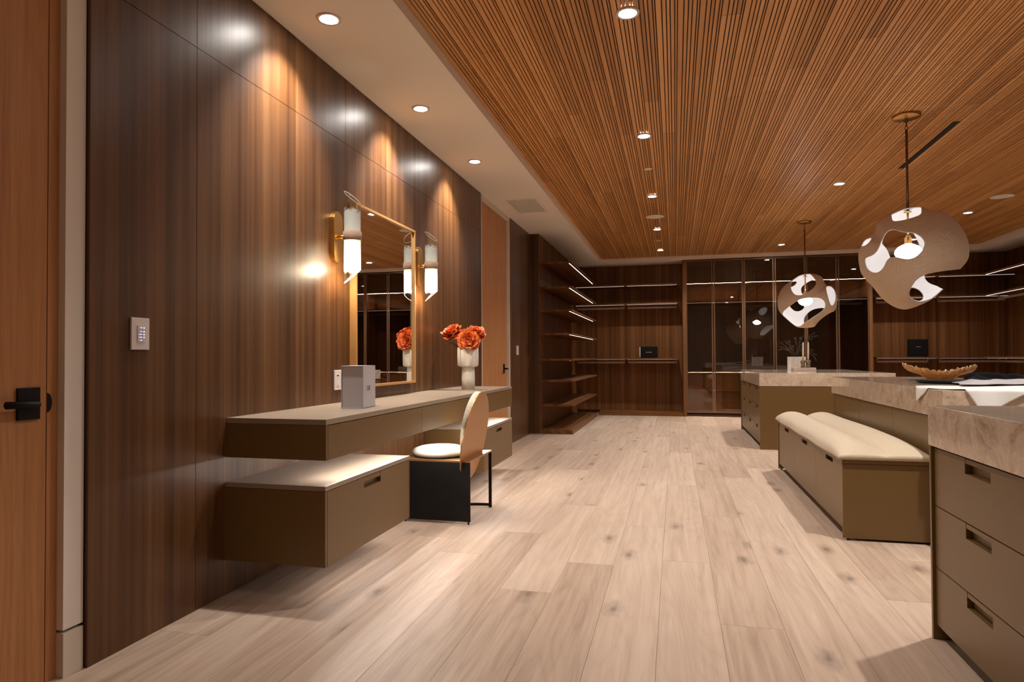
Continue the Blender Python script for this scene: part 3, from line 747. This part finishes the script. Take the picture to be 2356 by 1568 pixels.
boxes('frame', [(2.290, 2.297, 6.19, 7.60, TZ-.003, TZ+.002), (2.333, 2.340, 6.19, 7.60, TZ-.003, TZ+.002)], M['black'], t)
box('throat', 2.297, 2.333, 6.19, 7.60, TZ-.0005, TZ+.002, M['black'], t)
t = thing('air_vent', 'square white air vent grille in the soffit above the far door', 'vent', (-1.78, 7.92, SZ-.006))
vx0, vx1, vy0, vy1 = -1.990, -1.567, 7.535, 8.300
boxes('frame', [(vx0, vx0+.03, vy0, vy1, SZ-.006, SZ+.001), (vx1-.03, vx1, vy0, vy1, SZ-.006, SZ+.001), (vx0+.03, vx1-.03, vy0, vy0+.03, SZ-.006, SZ+.001), (vx0+.03, vx1-.03, vy1-.03, vy1, SZ-.006, SZ+.001)], M['vent'], t)
box('backing', vx0+.03, vx1-.03, vy0+.03, vy1-.03, SZ-.001, SZ+.0015, M['kick'], t)
nf = 22
for i in range(nf):
    x = vx0+.036+(vx1-vx0-.072)*i/(nf-1); box('fin', x-.0055, x+.0055, vy0+.031, vy1-.031, SZ-.005, SZ-.0015, M['vent'], t)

# ------------------------------------------------------------------ pendants: pierced organic shells
def chaikin(p, k=3):
    for _ in range(k):
        q = []
        for i in range(len(p)):
            a, b = p[i], p[(i+1) % len(p)]
            q += [(a[0]*.75+b[0]*.25, a[1]*.75+b[1]*.25), (a[0]*.25+b[0]*.75, a[1]*.25+b[1]*.75)]
        p = q
    return p
import numpy as np
def sdf(P, poly):
    """signed distance (negative inside) of Nx2 points to a closed polygon"""
    poly = np.array(poly, float); n = len(poly); d = np.full(len(P), 1e9); ins = np.zeros(len(P), bool)
    for i in range(n):
        a, b = poly[i], poly[(i+1) % n]; e = b-a; wv = P-a
        tt = np.clip((wv@e)/(e@e+1e-12), 0, 1); d = np.minimum(d, np.linalg.norm(wv-tt[:, None]*e, axis=1))
        c = ((a[1] <= P[:, 1]) != (b[1] <= P[:, 1])) & (P[:, 0] < (b[0]-a[0])*(P[:, 1]-a[1])/(b[1]-a[1]+1e-12)+a[0])
        ins ^= c
    return np.where(ins, -d, d)
def shell(name, centre, sil, fholes, bholes, scale, c0, depth, parent, sub=6, fdepth=None):
    Wd = Vector((-centre.x, -centre.y, EYE-centre.z)); dist = Wd.length; Wd.normalize(); U = Vector((0, 0, 1)).cross(Wd).normalized(); V = Wd.cross(U)
    cs = -Wd.dot(fw)
    cv = lambda pl, k=2: [((x-c0[0])*scale*cs, -(y-c0[1])*scale) for x, y in (chaikin(pl, k) if k else pl)]
    S = np.array(cv(sil, 2)); ang = np.arctan2(S[:, 1], S[:, 0]); rad = np.hypot(S[:, 0], S[:, 1]); o = np.argsort(ang); ang, rad = ang[o], rad[o]
    ang = np.concatenate([ang-2*np.pi, ang, ang+2*np.pi]); rad = np.tile(rad, 3)
    bm = bmesh.new(); bmesh.ops.create_icosphere(bm, subdivisions=sub, radius=1)
    D = np.array([v.co[:] for v in bm.verts]); F = [[v.index for v in f.verts] for f in bm.faces]; bm.free()
    phi = np.arctan2(D[:, 1], D[:, 0]); s = np.hypot(D[:, 0], D[:, 1])
    r = np.interp(phi, ang, rad)*s**.86
    uv = np.stack([r*np.cos(phi), r*np.sin(phi)], 1)
    lump = 1+.06*np.sin(3*uv[:, 0]/depth+1.3)*np.cos(2.6*uv[:, 1]/depth)
    wz = depth*np.sign(D[:, 2])*np.abs(D[:, 2])**.9*lump
    f = np.full(len(D), 1e9)
    for front_, lst in ((True, fholes), (False, bholes)):
        for pl in lst:
            d = sdf(uv*(dist/(dist-wz))[:, None], cv(pl, 2)); m = (D[:, 2] >= 0) if front_ else (D[:, 2] < 0)
            f = np.where(m, np.minimum(f, d), f)
    f = np.clip(f, -.05, .05)
    P = [centre+U*float(a[0])+V*float(a[1])+Wd*float(z) for a, z in zip(uv, wz)]
    verts = []; vi = {}; faces = []
    def vert(i):
        if i not in vi: vi[i] = len(verts); verts.append(P[i])
        return vi[i]
    def cut(i, j):
        k = (min(i, j), max(i, j))
        if k not in vi:
            tt = f[i]/(f[i]-f[j]); vi[k] = len(verts); verts.append(P[i].lerp(P[j], float(tt)))
        return vi[k]
    for tr in F:
        ins = [f[i] > 0 for i in tr]
        if all(ins): faces.append([vert(i) for i in tr]); continue
        if not any(ins): continue
        q = []
        for a in range(3):
            i, j = tr[a], tr[(a+1) % 3]
            if ins[a]: q.append(vert(i))
            if ins[a] != ins[(a+1) % 3]: q.append(cut(i, j))
        if len(q) >= 3: faces.append(q)
    me = bpy.data.meshes.new(name); off = Vector(centre); me.from_pydata([v-off for v in verts], [], faces); me.update()
    for p in me.polygons: p.use_smooth = True
    me.materials.append(M['fibre']); me.materials.append(M['fibre_in'])
    ob = link(bpy.data.objects.new(name, me), parent, centre)
    md = ob.modifiers.new('solidify', 'SOLIDIFY'); md.thickness = .009; md.offset = -1; md.material_offset = 1; md.material_offset_rim = 1
    return ob
def pendant(label, x, y, topz, canr, bz, br, shellargs):
    t = thing('pendant_lamp', label, 'lamp', (x, y, TZ), 'organic pierced pendants over the islands')
    lathe('canopy', (x, y, TZ-.022), [(canr*.94, 0), (canr, .004), (canr, .020)], M['brass'], t, 40)
    bm = bmesh.new()
    for k in range(3):
        zc = TZ-.042-.030*k; ring = []
        for i in range(14):
            a = 2*math.pi*i/14; u, v = .010*math.cos(a), .021*math.sin(a)
            ring.append((x+(u if k % 2 == 0 else 0), y+(0 if k % 2 == 0 else u), zc+v))
        n = len(ring); R = []
        for i in range(n):
            p = Vector(ring[i]); d = (Vector(ring[(i+1) % n])-Vector(ring[i-1])).normalized(); a = d.cross(Vector((.3, 1, .2))).normalized(); b = d.cross(a)
            R.append([bm.verts.new(p+.0025*(math.cos(k2*math.pi/3)*a+math.sin(k2*math.pi/3)*b)) for k2 in range(6)])
        for i in range(n):
            for k2 in range(6): bm.faces.new((R[i][k2], R[i][(k2+1) % 6], R[(i+1) % n][(k2+1) % 6], R[(i+1) % n][k2]))
    from_bm('chain', bm, M['bronze'], t, True)
    tube('rod', [(x, y, TZ-.115), (x, y, topz)], .0095, M['bronze'], t, 12)
    lathe('mount_plate', (x, y, topz-.012), [(.028, 0), (.030, .006), (.022, .012), (.010, .016)], M['brass'], t, 24)
    tube('stem', [(x, y, topz), (x, y, bz+.125)], .0085, M['brass'], t, 12)
    lathe('socket', (x, y, bz+.055), [(.021, 0), (.027, .006), (.027, .062), (.018, .068), (.014, .085)], M['brass'], t, 24)
    lathe('bulb', (x, y, bz-br*.72), [(.004, 0), (br*.45, br*.07), (br*.78, br*.27), (br*.97, br*.58), (br, br*.72), (br*.94, br*.92), (br*.74, br*1.17), (br*.42, br*1.34), (.022, br*1.42), (.020, br*1.60)], M['bulb'], t, 36)
    shell('shade', *shellargs, t)
    return t
def shell_args(centre, sil, fh, bh, scale, c0, depth): return (centre, sil, fh, bh, scale, c0, depth)
near_sil = [(400, 285), (470, 235), (560, 200), (640, 168), (760, 130), (880, 118), (1000, 122), (1100, 185), (1230, 215), (1350, 260), (1460, 370), (1550, 500), (1600, 640), (1612, 760), (1592, 870), (1510, 960), (1420, 1060), (1330, 1170), (1248, 1260), (1130, 1352), (1000, 1412), (830, 1470), (730, 1476), (620, 1440), (510, 1370), (400, 1260), (330, 1160), (220, 1040), (150, 950), (128, 830), (118, 720), (130, 650), (162, 570), (190, 515), (240, 478), (318, 468), (352, 440), (378, 370), (388, 305)]
NF = [[(606, 272), (640, 284), (740, 283), (870, 262), (1006, 230), (1006, 130), (1006, 20), (600, 20), (590, 180)],
      [(168, 588), (120, 560), (140, 440), (240, 420), (322, 474), (280, 535), (230, 570)],
      [(203, 800), (206, 760), (232, 740), (310, 720), (370, 680), (412, 610), (448, 530), (490, 450), (540, 400), (600, 384), (650, 394), (720, 424), (800, 442), (890, 456), (960, 490), (1012, 540), (1042, 600), (1032, 660), (992, 720), (920, 780), (830, 806), (740, 792), (660, 765), (600, 754), (560, 766), (512, 810), (482, 880), (430, 940), (350, 966), (280, 940), (230, 890)],
      [(1040, 1024), (930, 1075), (862, 1160), (826, 1240), (826, 1300), (862, 1350), (930, 1378), (1010, 1386), (1130, 1350), (1240, 1300), (1340, 1330), (1500, 1200), (1700, 1050), (1600, 975), (1370, 985), (1200, 996)]]
NB = [[(440, 545), (500, 610), (540, 690), (564, 768), (620, 850), (760, 900), (900, 850), (990, 700), (970, 630), (930, 530), (880, 440), (800, 350), (650, 320), (520, 380)],
      [(838, 1188), (900, 1195), (960, 1230), (1002, 1280), (1022, 1330), (1000, 1375), (900, 1390), (835, 1350), (800, 1280)],
      [(1032, 1010), (1034, 1070), (1076, 1130), (1140, 1168), (1210, 1190), (1252, 1222), (1500, 1330), (1720, 1000), (1600, 950), (1370, 985), (1200, 996)]]
pendant('large pierced tan fibre pendant hanging over the middle island', 1.853, 5.93, 2.335, .105, 1.998, .100,
        shell_args(Vector((1.870, 5.93, 1.957)), near_sil, NF, NB, .000609, (850, 780), .40))
far_sil = [(380, 158), (440, 130), (540, 118), (650, 132), (735, 170), (762, 240), (785, 296), (860, 298), (912, 370), (942, 450), (936, 540), (905, 650), (840, 668), (740, 732), (670, 792), (630, 852), (590, 866), (400, 869), (340, 836), (240, 750), (148, 660), (118, 610), (104, 550), (104, 450), (130, 380), (160, 320), (220, 258), (300, 208), (370, 163)]
FF = [[(300, 212), (380, 158), (440, 100), (540, 95), (612, 158), (652, 220), (652, 272), (612, 322), (540, 372), (480, 406), (410, 416), (350, 402), (310, 352), (294, 300)],
      [(146, 662), (280, 556), (340, 516), (420, 470), (500, 455), (620, 452), (700, 460), (752, 490), (782, 540), (772, 602), (730, 652), (640, 706), (560, 756), (490, 802), (410, 862), (330, 834), (240, 750)],
      [(783, 300), (850, 298), (902, 350), (926, 430), (916, 520), (880, 578), (848, 566), (824, 500), (800, 400)]]
FB = [[(436, 340), (450, 290), (520, 240), (590, 208), (650, 200), (680, 260), (620, 330), (540, 400), (460, 410)],
      [(280, 215), (376, 212), (380, 232), (355, 266), (315, 286), (270, 300)],
      [(270, 560), (310, 526), (370, 490), (420, 510), (492, 570), (462, 616), (400, 642), (340, 632), (300, 596)],
      [(478, 830), (476, 750), (500, 700), (560, 642), (640, 606), (790, 600), (800, 680), (640, 790)]]
pendant('pierced tan fibre pendant hanging farther back over the far island', 1.850, 10.24, 2.322, .100, 1.962, .098,
        shell_args(Vector((1.868, 10.24, 1.957)), far_sil, FF, FB, .001048, (520, 500), .38))

# ------------------------------------------------------------------ things on the vanity
t = thing('gift_box', 'white upright gift box with gilt mark standing on the vanity', 'box', (-1.81, 3.54, .866))
def rbox(name, lst, mat, parent, rot=math.radians(6), piv=(-1.744, 3.44)):
    bm = bmesh.new()
    for b in lst: add_box(bm, *b, .0012)
    c, s = math.cos(rot), math.sin(rot)
    for v in bm.verts:
        dx, dy = v.co.x-piv[0], v.co.y-piv[1]; v.co.x, v.co.y = piv[0]+c*dx-s*dy, piv[1]+s*dx+c*dy
    return from_bm(name, bm, mat, parent)
bx0, bx1, by0, by1, bz0, bz1 = -1.878, -1.744, 3.440, 3.640, .8665, 1.113
rbox('sleeve', [(bx0, bx0+.004, by0, by1, bz0, bz1), (bx1-.004, bx1, by0, by1, bz0, bz1), (bx0, bx1, by0, by1, bz1-.004, bz1), (bx0, bx1, by0, by1, bz0, bz0+.004)], M['whitebox'], t)
rbox('inner_box', [(bx0+.005, bx1-.005, by0+.006, by1-.002, bz0+.005, bz1-.005)], M['whitebox'], t)
g = [(bx1, bx1+.0006, 3.500, 3.503, .966, .996), (bx1, bx1+.0006, 3.500, 3.511, .993, .996), (bx1, bx1+.0006, 3.500, 3.508, .966, .969), (bx1, bx1+.0006, 3.514, 3.528, .968, .995), (bx1, bx1+.0006, 3.533, 3.537, .968, .996), (bx1, bx1+.0006, 3.539, 3.550, .968, .996)]
rbox('gilt_mark', g, M['goldp'], t)

vc = Vector((-1.845, 5.72, .866))
def wav(a, z):
    k = min(1, max(0, (z-.205)/.02)); return 1+k*(.085*math.cos(7*a+.6)+.03*math.cos(3*a+1)) if z > .2 else 1+.018*math.sin(23*a+3*math.sin(z*40))
t = thing('vase', 'white ceramic vase with scalloped collar on a ribbed stem on the vanity', 'vase', vc)
lathe('foot', vc, [(.060, 0), (.060, .10), (.057, .19), (.055, .213)], M['ceramic'], t, 96, wav)
lathe('collar', vc, [(.060, .206), (.084, .212), (.091, .222), (.092, .300), (.090, .384), (.087, .387), (.083, .380), (.080, .28), (.050, .24)], M['ceramic'], t, 96, wav)
def peony(c, r, axis, seed, label, base):
    rd = random.Random(seed); axis = Vector(axis).normalized(); a1 = axis.orthogonal().normalized(); a2 = axis.cross(a1)
    t = thing('peony', label, 'flower', base, 'orange peonies in the vase')
    bm = bmesh.new()
    for ring, (tilt, n, ln, wd) in enumerate(((8, 5, .55, .34), (26, 8, .72, .42), (46, 10, .86, .50), (66, 11, .96, .56), (86, 11, 1.0, .60), (106, 9, .95, .62))):
        for i in range(n):
            ph = 2*math.pi*(i+rd.uniform(-.3, .3))/n; tl = math.radians(tilt+rd.uniform(-9, 9))
            rad = math.cos(ph)*a1+math.sin(ph)*a2; d = math.cos(tl)*axis+math.sin(tl)*rad; tg = axis.cross(rad); nm = d.cross(tg)
            L, Wd = ln*r*rd.uniform(.85, 1.12), wd*r*rd.uniform(.85, 1.15); g = []
            for j in range(5):
                v = j/4; wj = Wd*math.sin(math.pi*(.12+.72*v))**.8
                row = []
                for k in range(5):
                    u = k/2-1; curl = -.30*r*(v**2)*.6+.16*r*u*u+.05*r*math.sin(u*7+i)*v
                    row.append(bm.verts.new(c+d*(L*(.08+v*(1-.10*u*u+.07*rd.uniform(-1, 1)*(j == 4))))+tg*(u*wj)-nm*(curl*(-1 if tilt < 60 else .6))))
                g.append(row)
            for j in range(4):
                for k in range(4): bm.faces.new((g[j][k], g[j][k+1], g[j+1][k+1], g[j+1][k]))
    bl = from_bm('bloom', bm, M['petal'], t, True); bl['kind'] = 'stuff'
    tube('stem', [base, (Vector(base)+c)/2+Vector((0, 0, .02)), c-axis*r*.1], .0035, M['stem'], t, 6)
    return t
def leaf_part(t, base, tip, wd, sag):
    base, tip = Vector(base), Vector(tip); bm = bmesh.new(); d = tip-base; s = d.cross(Vector((0, 0, 1))).normalized(); rows = []
    for j in range(6):
        v = j/5; w_ = wd*math.sin(math.pi*(.08+.92*v)) if v < 1 else .001
        p = base+d*v+Vector((0, 0, sag*4*v*(1-v))); rows.append([bm.verts.new(p-s*w_), bm.verts.new(p+Vector((0, 0, -.3*w_))), bm.verts.new(p+s*w_)])
    for a, b in zip(rows, rows[1:]):
        for k in range(2): bm.faces.new((a[k], a[k+1], b[k+1], b[k]))
    return from_bm('leaf', bm, M['leafm'], t, True)
vt = vc+Vector((0, 0, .36))
p1 = peony(Vector((-1.995, 5.705, 1.385)), .095, (-.35, -.45, .75), 3, 'flat topped orange peony leaning left towards the mirror', vt+Vector((-.03, 0, 0)))
p2 = peony(Vector((-1.817, 5.665, 1.318)), .098, (.25, -1, .15), 5, 'fullest orange peony facing the camera over the vase rim', vt+Vector((.01, -.02, -.04)))
p3 = peony(Vector((-1.771, 5.725, 1.380)), .085, (.35, -.25, .85), 8, 'orange peony at the back right of the vase', vt+Vector((.03, .01, 0)))
p4 = peony(Vector((-1.910, 5.705, 1.372)), .050, (.1, -.4, .9), 11, 'small half open orange peony bud in the middle of the bunch', vt+Vector((0, .01, 0)))
leaf_part(p1, vt+Vector((-.02, -.01, -.02)), (-2.025, 5.675, 1.325), .022, .01); leaf_part(p1, vt+Vector((-.02, 0, -.02)), (-2.065, 5.735, 1.300), .018, .02)
leaf_part(p4, vt+Vector((0, -.02, -.02)), (-1.930, 5.675, 1.335), .02, .0); leaf_part(p4, vt+Vector((-.03, -.01, -.03)), (-1.985, 5.665, 1.275), .018, .01)

# ------------------------------------------------------------------ things on the middle island
IZ = .9505
def ruffled_bowl(c):
    bm = bmesh.new(); n = 120; prof = [(.02, .004), (.085, .006), (.108, .018), (.130, .034), (.165, .046), (.195, .056), (.212, .074), (.218, .098)]
    rings = []
    for side in (0, 1):
        for k, (r, z) in (list(enumerate(prof)) if side == 0 else list(enumerate(prof))[::-1]):
            ring = []
            for i in range(n):
                a = 2*math.pi*i/n; e = k/(len(prof)-1)
                lobe = 1+e*(.28*math.cos(a-math.pi)**2*(1 if math.cos(a) < 0 else .62)+.06*math.cos(5*a))
                ruf = .008*e**3*math.sin(30*a)+.004*e**3*math.sin(47*a+1)
                zz = z+.022*e**2*math.cos(2*a+.5)+.016*e*(1 if math.cos(a) < 0 else .2)*abs(math.cos(a))+ruf
                rr = (r-(.008 if side and k >= 4 else 0))*lobe+.007*e**2*math.cos(21*a)
                ring.append(bm.verts.new((c[0]+rr*math.cos(a)*1.0, c[1]+rr*math.sin(a)*.8, c[2]+max(.001+(0 if side == 0 else .004), zz+(.007 if side and k < 6 else 0)))))
            rings.append(ring)
    for a, b in zip(rings, rings[1:]):
        for i in range(n): bm.faces.new((a[i], a[(i+1) % n], b[(i+1) % n], b[i]))
    bm.faces.new(rings[0][::-1]); bm.faces.new(rings[-1])
    bmesh.ops.recalc_face_normals(bm, faces=bm.faces)
    return from_bm('bowl', bm, M['amber'], None, True)
tag(ruffled_bowl((2.150, 6.17, IZ)), 'ruffled amber glass bowl on the middle island', 'bowl')
# low black tray in front of it
bm = bmesh.new(); add_lathe(bm, (1.985, 5.50, IZ), [(.165, 0), (.205, .004), (.222, .016), (.226, .024), (.216, .022), (.20, .009), (.02, .007)], 48); bmesh.ops.recalc_face_normals(bm, faces=bm.faces)
tag(from_bm('tray', bm, M['black'], None, True), 'shallow round black tray beside the amber bowl', 'tray')
# white cloth draped over the near left corner of the middle island
def drape():
    A = Vector((1.42, 4.70)); e1 = Vector((.5, -.866)); e2 = Vector((.866, .5)); n1, n2 = 60, 100; bm = bmesh.new(); X0, Y0 = 1.514, 4.324; g = []
    for i in range(n1+1):
        row = []
        for j in range(n2+1):
            s, q = .605*i/n1, 1.02*j/n2; p = A+e1*s+e2*q
            rip = .0035*math.sin(9*q+2*math.sin(6*s))+.0025*math.sin(17*s+4*q)
            x, y, z = p.x, p.y, IZ+.004+max(0, rip)
            if p.x < X0 and p.y > Y0: d = X0-p.x; z = IZ+.003-d; x = X0-.002-.10*d+.004*math.sin(40*p.y); 
            elif p.y < Y0 and p.x > X0: d = Y0-p.y; z = IZ+.003-d; y = Y0-.002-.12*d-.006*math.sin(26*p.x)*min(1, d*12)
            elif p.y <= Y0 and p.x <= X0: z = IZ+.003-max(Y0-p.y, X0-p.x); x, y = X0-.002, Y0-.002
            row.append(bm.verts.new((x, y, z)))
        g.append(row)
    for i in range(n1):
        for j in range(n2): bm.faces.new((g[i][j], g[i][j+1], g[i+1][j+1], g[i+1][j]))
    o = from_bm('table_cloth', bm, M['cloth'], None, True)
    md = o.modifiers.new('solidify', 'SOLIDIFY'); md.thickness = .0025; md.offset = 1
    return o
tag(drape(), 'white cotton cloth hanging over the corner of the middle island', 'cloth')
def crumple(name, pts, mat, hh, seed, thick=.003, nx=60, ny=40):
    """loosely thrown fabric: a bilinear patch over four corners with folds"""
    rd = random.Random(seed); A, B, Cc, D = [Vector(p) for p in pts]; bm = bmesh.new(); g = []
    wv = [(rd.uniform(2, 6), rd.uniform(3, 9), rd.uniform(0, 6), rd.uniform(.3, 1)) for _ in range(6)]
    for i in range(nx+1):
        row = []
        for j in range(ny+1):
            u, v = i/nx, j/ny; p = (A*(1-u)+B*u)*(1-v)+(D*(1-u)+Cc*u)*v
            e = (min(1, 5*min(u, 1-u, v, 1-v)+.12))
            h = sum(k*math.sin(a*u*3+b*v*2+c)**2 for a, b, c, k in wv)/sum(k for *_, k in wv)
            wob = .018*math.sin(11*u+7*v+seed)
            row.append(bm.verts.new((p.x+wob, p.y+wob*.7*math.cos(9*v), p.z+.002+hh*e*h)))
        g.append(row)
    for i in range(nx):
        for j in range(ny): bm.faces.new((g[i][j], g[i+1][j], g[i+1][j+1], g[i][j+1]))
    o = from_bm(name, bm, mat, None, True); md = o.modifiers.new('solidify', 'SOLIDIFY'); md.thickness = thick; md.offset = 1
    return o
tag(crumple('scarf', [(1.80, 4.78, IZ+.012), (2.40, 4.98, IZ+.012), (2.44, 5.34, IZ+.004), (1.93, 5.26, IZ+.006)], M['sheer'], .040, 4), 'sheer pale grey scarf rumpled on top of the white cloth', 'scarf')
tag(crumple('garment', [(2.07, 5.42, IZ+.004), (2.52, 5.30, IZ+.004), (2.53, 6.10, IZ+.002), (2.26, 5.98, IZ+.002)], M['blackcloth'], .080, 9, .004), 'black garment heaped on the middle island behind the grey scarf', 'garment')

# ------------------------------------------------------------------ things on the far island
c = (1.792, 10.68, IZ)
def flute(a, z): return 1
t = thing('planter', 'small white fluted planter on the far island', 'planter', c)
bm = bmesh.new(); hw = .105; N = 9; ring = []
for side in range(4):
    for k in range(N):
        for m_ in range(6):
            u = (k+m_/6)/N*2-1; b = .010*abs(math.sin(math.pi*(k+m_/6-k+0)*1)); b = .010*math.sin(math.pi*m_/6)
            q = Vector((u*hw, -hw-b)); a = side*math.pi/2; ring.append((q.x*math.cos(a)-q.y*math.sin(a), q.x*math.sin(a)+q.y*math.cos(a)))
add_prism(bm, [(c[0]+x, c[1]+y) for x, y in ring], 'z', IZ, IZ+.20); bmesh.ops.recalc_face_normals(bm, faces=bm.faces)
from_bm('pot', bm, M['ceramic'], t)
lathe('soil', (c[0], c[1], IZ+.2003), [(.085, 0), (.08, .004)], M['kick'], t, 24)
rp = random.Random(21)
t = thing('olive_plant', 'dry feathery plant spraying out of the white planter', 'plant', (c[0], c[1], IZ+.204))
fol = bmesh.new()
tips = [(-.30, -.02, .17), (-.27, -.10, .10), (-.24, .05, .22), (-.18, -.05, .24), (-.10, .03, .25), (-.02, -.06, .28), (.06, .0, .30), (.12, -.08, .33), (.26, -.02, .36), (.30, -.05, .32), (.20, -.10, .26), (.27, -.08, .02), (.28, -.04, -.06), (.22, -.12, .10), (-.06, -.10, .16), (-.15, -.12, .12), (.10, .1, .2)]
for i, tp in enumerate(tips):
    a = Vector((c[0]+rp.uniform(-.04, .04), c[1]+rp.uniform(-.04, .04), IZ+.203)); b = a+Vector((tp[0]*.45, tp[1]*.5, max(.16, tp[2]*.9))); d = Vector((c[0]+tp[0], c[1]+tp[1], IZ+.20+tp[2]))
    pts = [a*(1-s)**2+b*2*s*(1-s)+d*s*s for s in [k/8 for k in range(9)]]
    tube('sprig', pts, [.0028-.0002*k for k in range(9)], M['plant'], t, 5)
    for k in range(26):
        s = .35+.65*k/26; p = a*(1-s)**2+b*2*s*(1-s)+d*s*s; dr = ((d-b)*s+(b-a)*(1-s)).normalized()
        side = dr.cross(Vector((rp.uniform(-1, 1), rp.uniform(-1, 1), rp.uniform(-1, 1)))).normalized(); q = (dr*.7+side).normalized(); L = rp.uniform(.018, .034); n_ = q.cross(dr).normalized()*.0042
        v = [fol.verts.new(p), fol.verts.new(p+q*L*.5+n_), fol.verts.new(p+q*L), fol.verts.new(p+q*L*.5-n_)]; fol.faces.new(v)
o = from_bm('foliage', fol, M['plant'], t); o['kind'] = 'stuff'
tag(box('tray', 1.622, 1.918, 9.90, 10.12, IZ, IZ+.045, M['traver'], None, .003), 'pale travertine tray under the two candle holders', 'tray')
for x, l1, l2, mt in ((1.765, 'pale mottled stone candle holder on the travertine tray', 'ivory taper candle in the pale stone holder', 'traver'), (1.832, 'brown mottled stone candle holder on the travertine tray', 'ivory taper candle in the brown stone holder', 'brownstone')):
    hz = IZ+.0455
    tag(lathe('candle_holder', (x, 10.0, hz), [(.032, 0), (.030, .02), (.024, .048), (.030, .062), (.034, .085), (.030, .104), (.014, .106)], M['brownstone'] if mt == 'brownstone' else M['mottle'] if 'mottle' in M else M['brownstone'], None, 20), l1, 'candle holder', 'stone candle holders')
    t = thing('candle', l2, 'candle', (x, 10.0, hz+.106), 'taper candles')
    tube('wax', [(x, 10.0, hz+.1065), (x+.003, 10.0, hz+.30), (x+.004, 10.0, hz+.352), (x+.004, 10.0, hz+.362)], [.013, .011, .009, .003], M['candle'], t, 12)
    tube('wick', [(x+.004, 10.0, hz+.362), (x+.004, 10.0, hz+.370)], .001, M['black'], t, 5)

# ------------------------------------------------------------------ black boxes in the open wardrobes
t = thing('black_box', 'black presentation box with white edge on the far left wardrobe shelf', 'box', (-.51, 13.42, 1.138))
box('body', -.672, -.338, 13.36, 13.46, 1.1375, 1.368, M['blackbox'], t, .002)
box('white_edge', -.696, -.673, 13.375, 13.45, 1.165, 1.360, M['white'], t)
text('lettering', 'CHANEL', .030, (-.508, 13.3595, 1.252), (math.pi/2, 0, 0), M['silver'], t)
t = thing('black_box', 'tall black box standing on the wardrobe shelf below the near pendant', 'box', (4.32, 13.42, 1.138))
box('body', 4.168, 4.478, 13.36, 13.46, 1.1375, 1.458, M['blackbox'], t, .002)
text('lettering', 'CHANEL', .020, (4.318, 13.3595, 1.320), (math.pi/2, 0, 0), M['silver'], t)
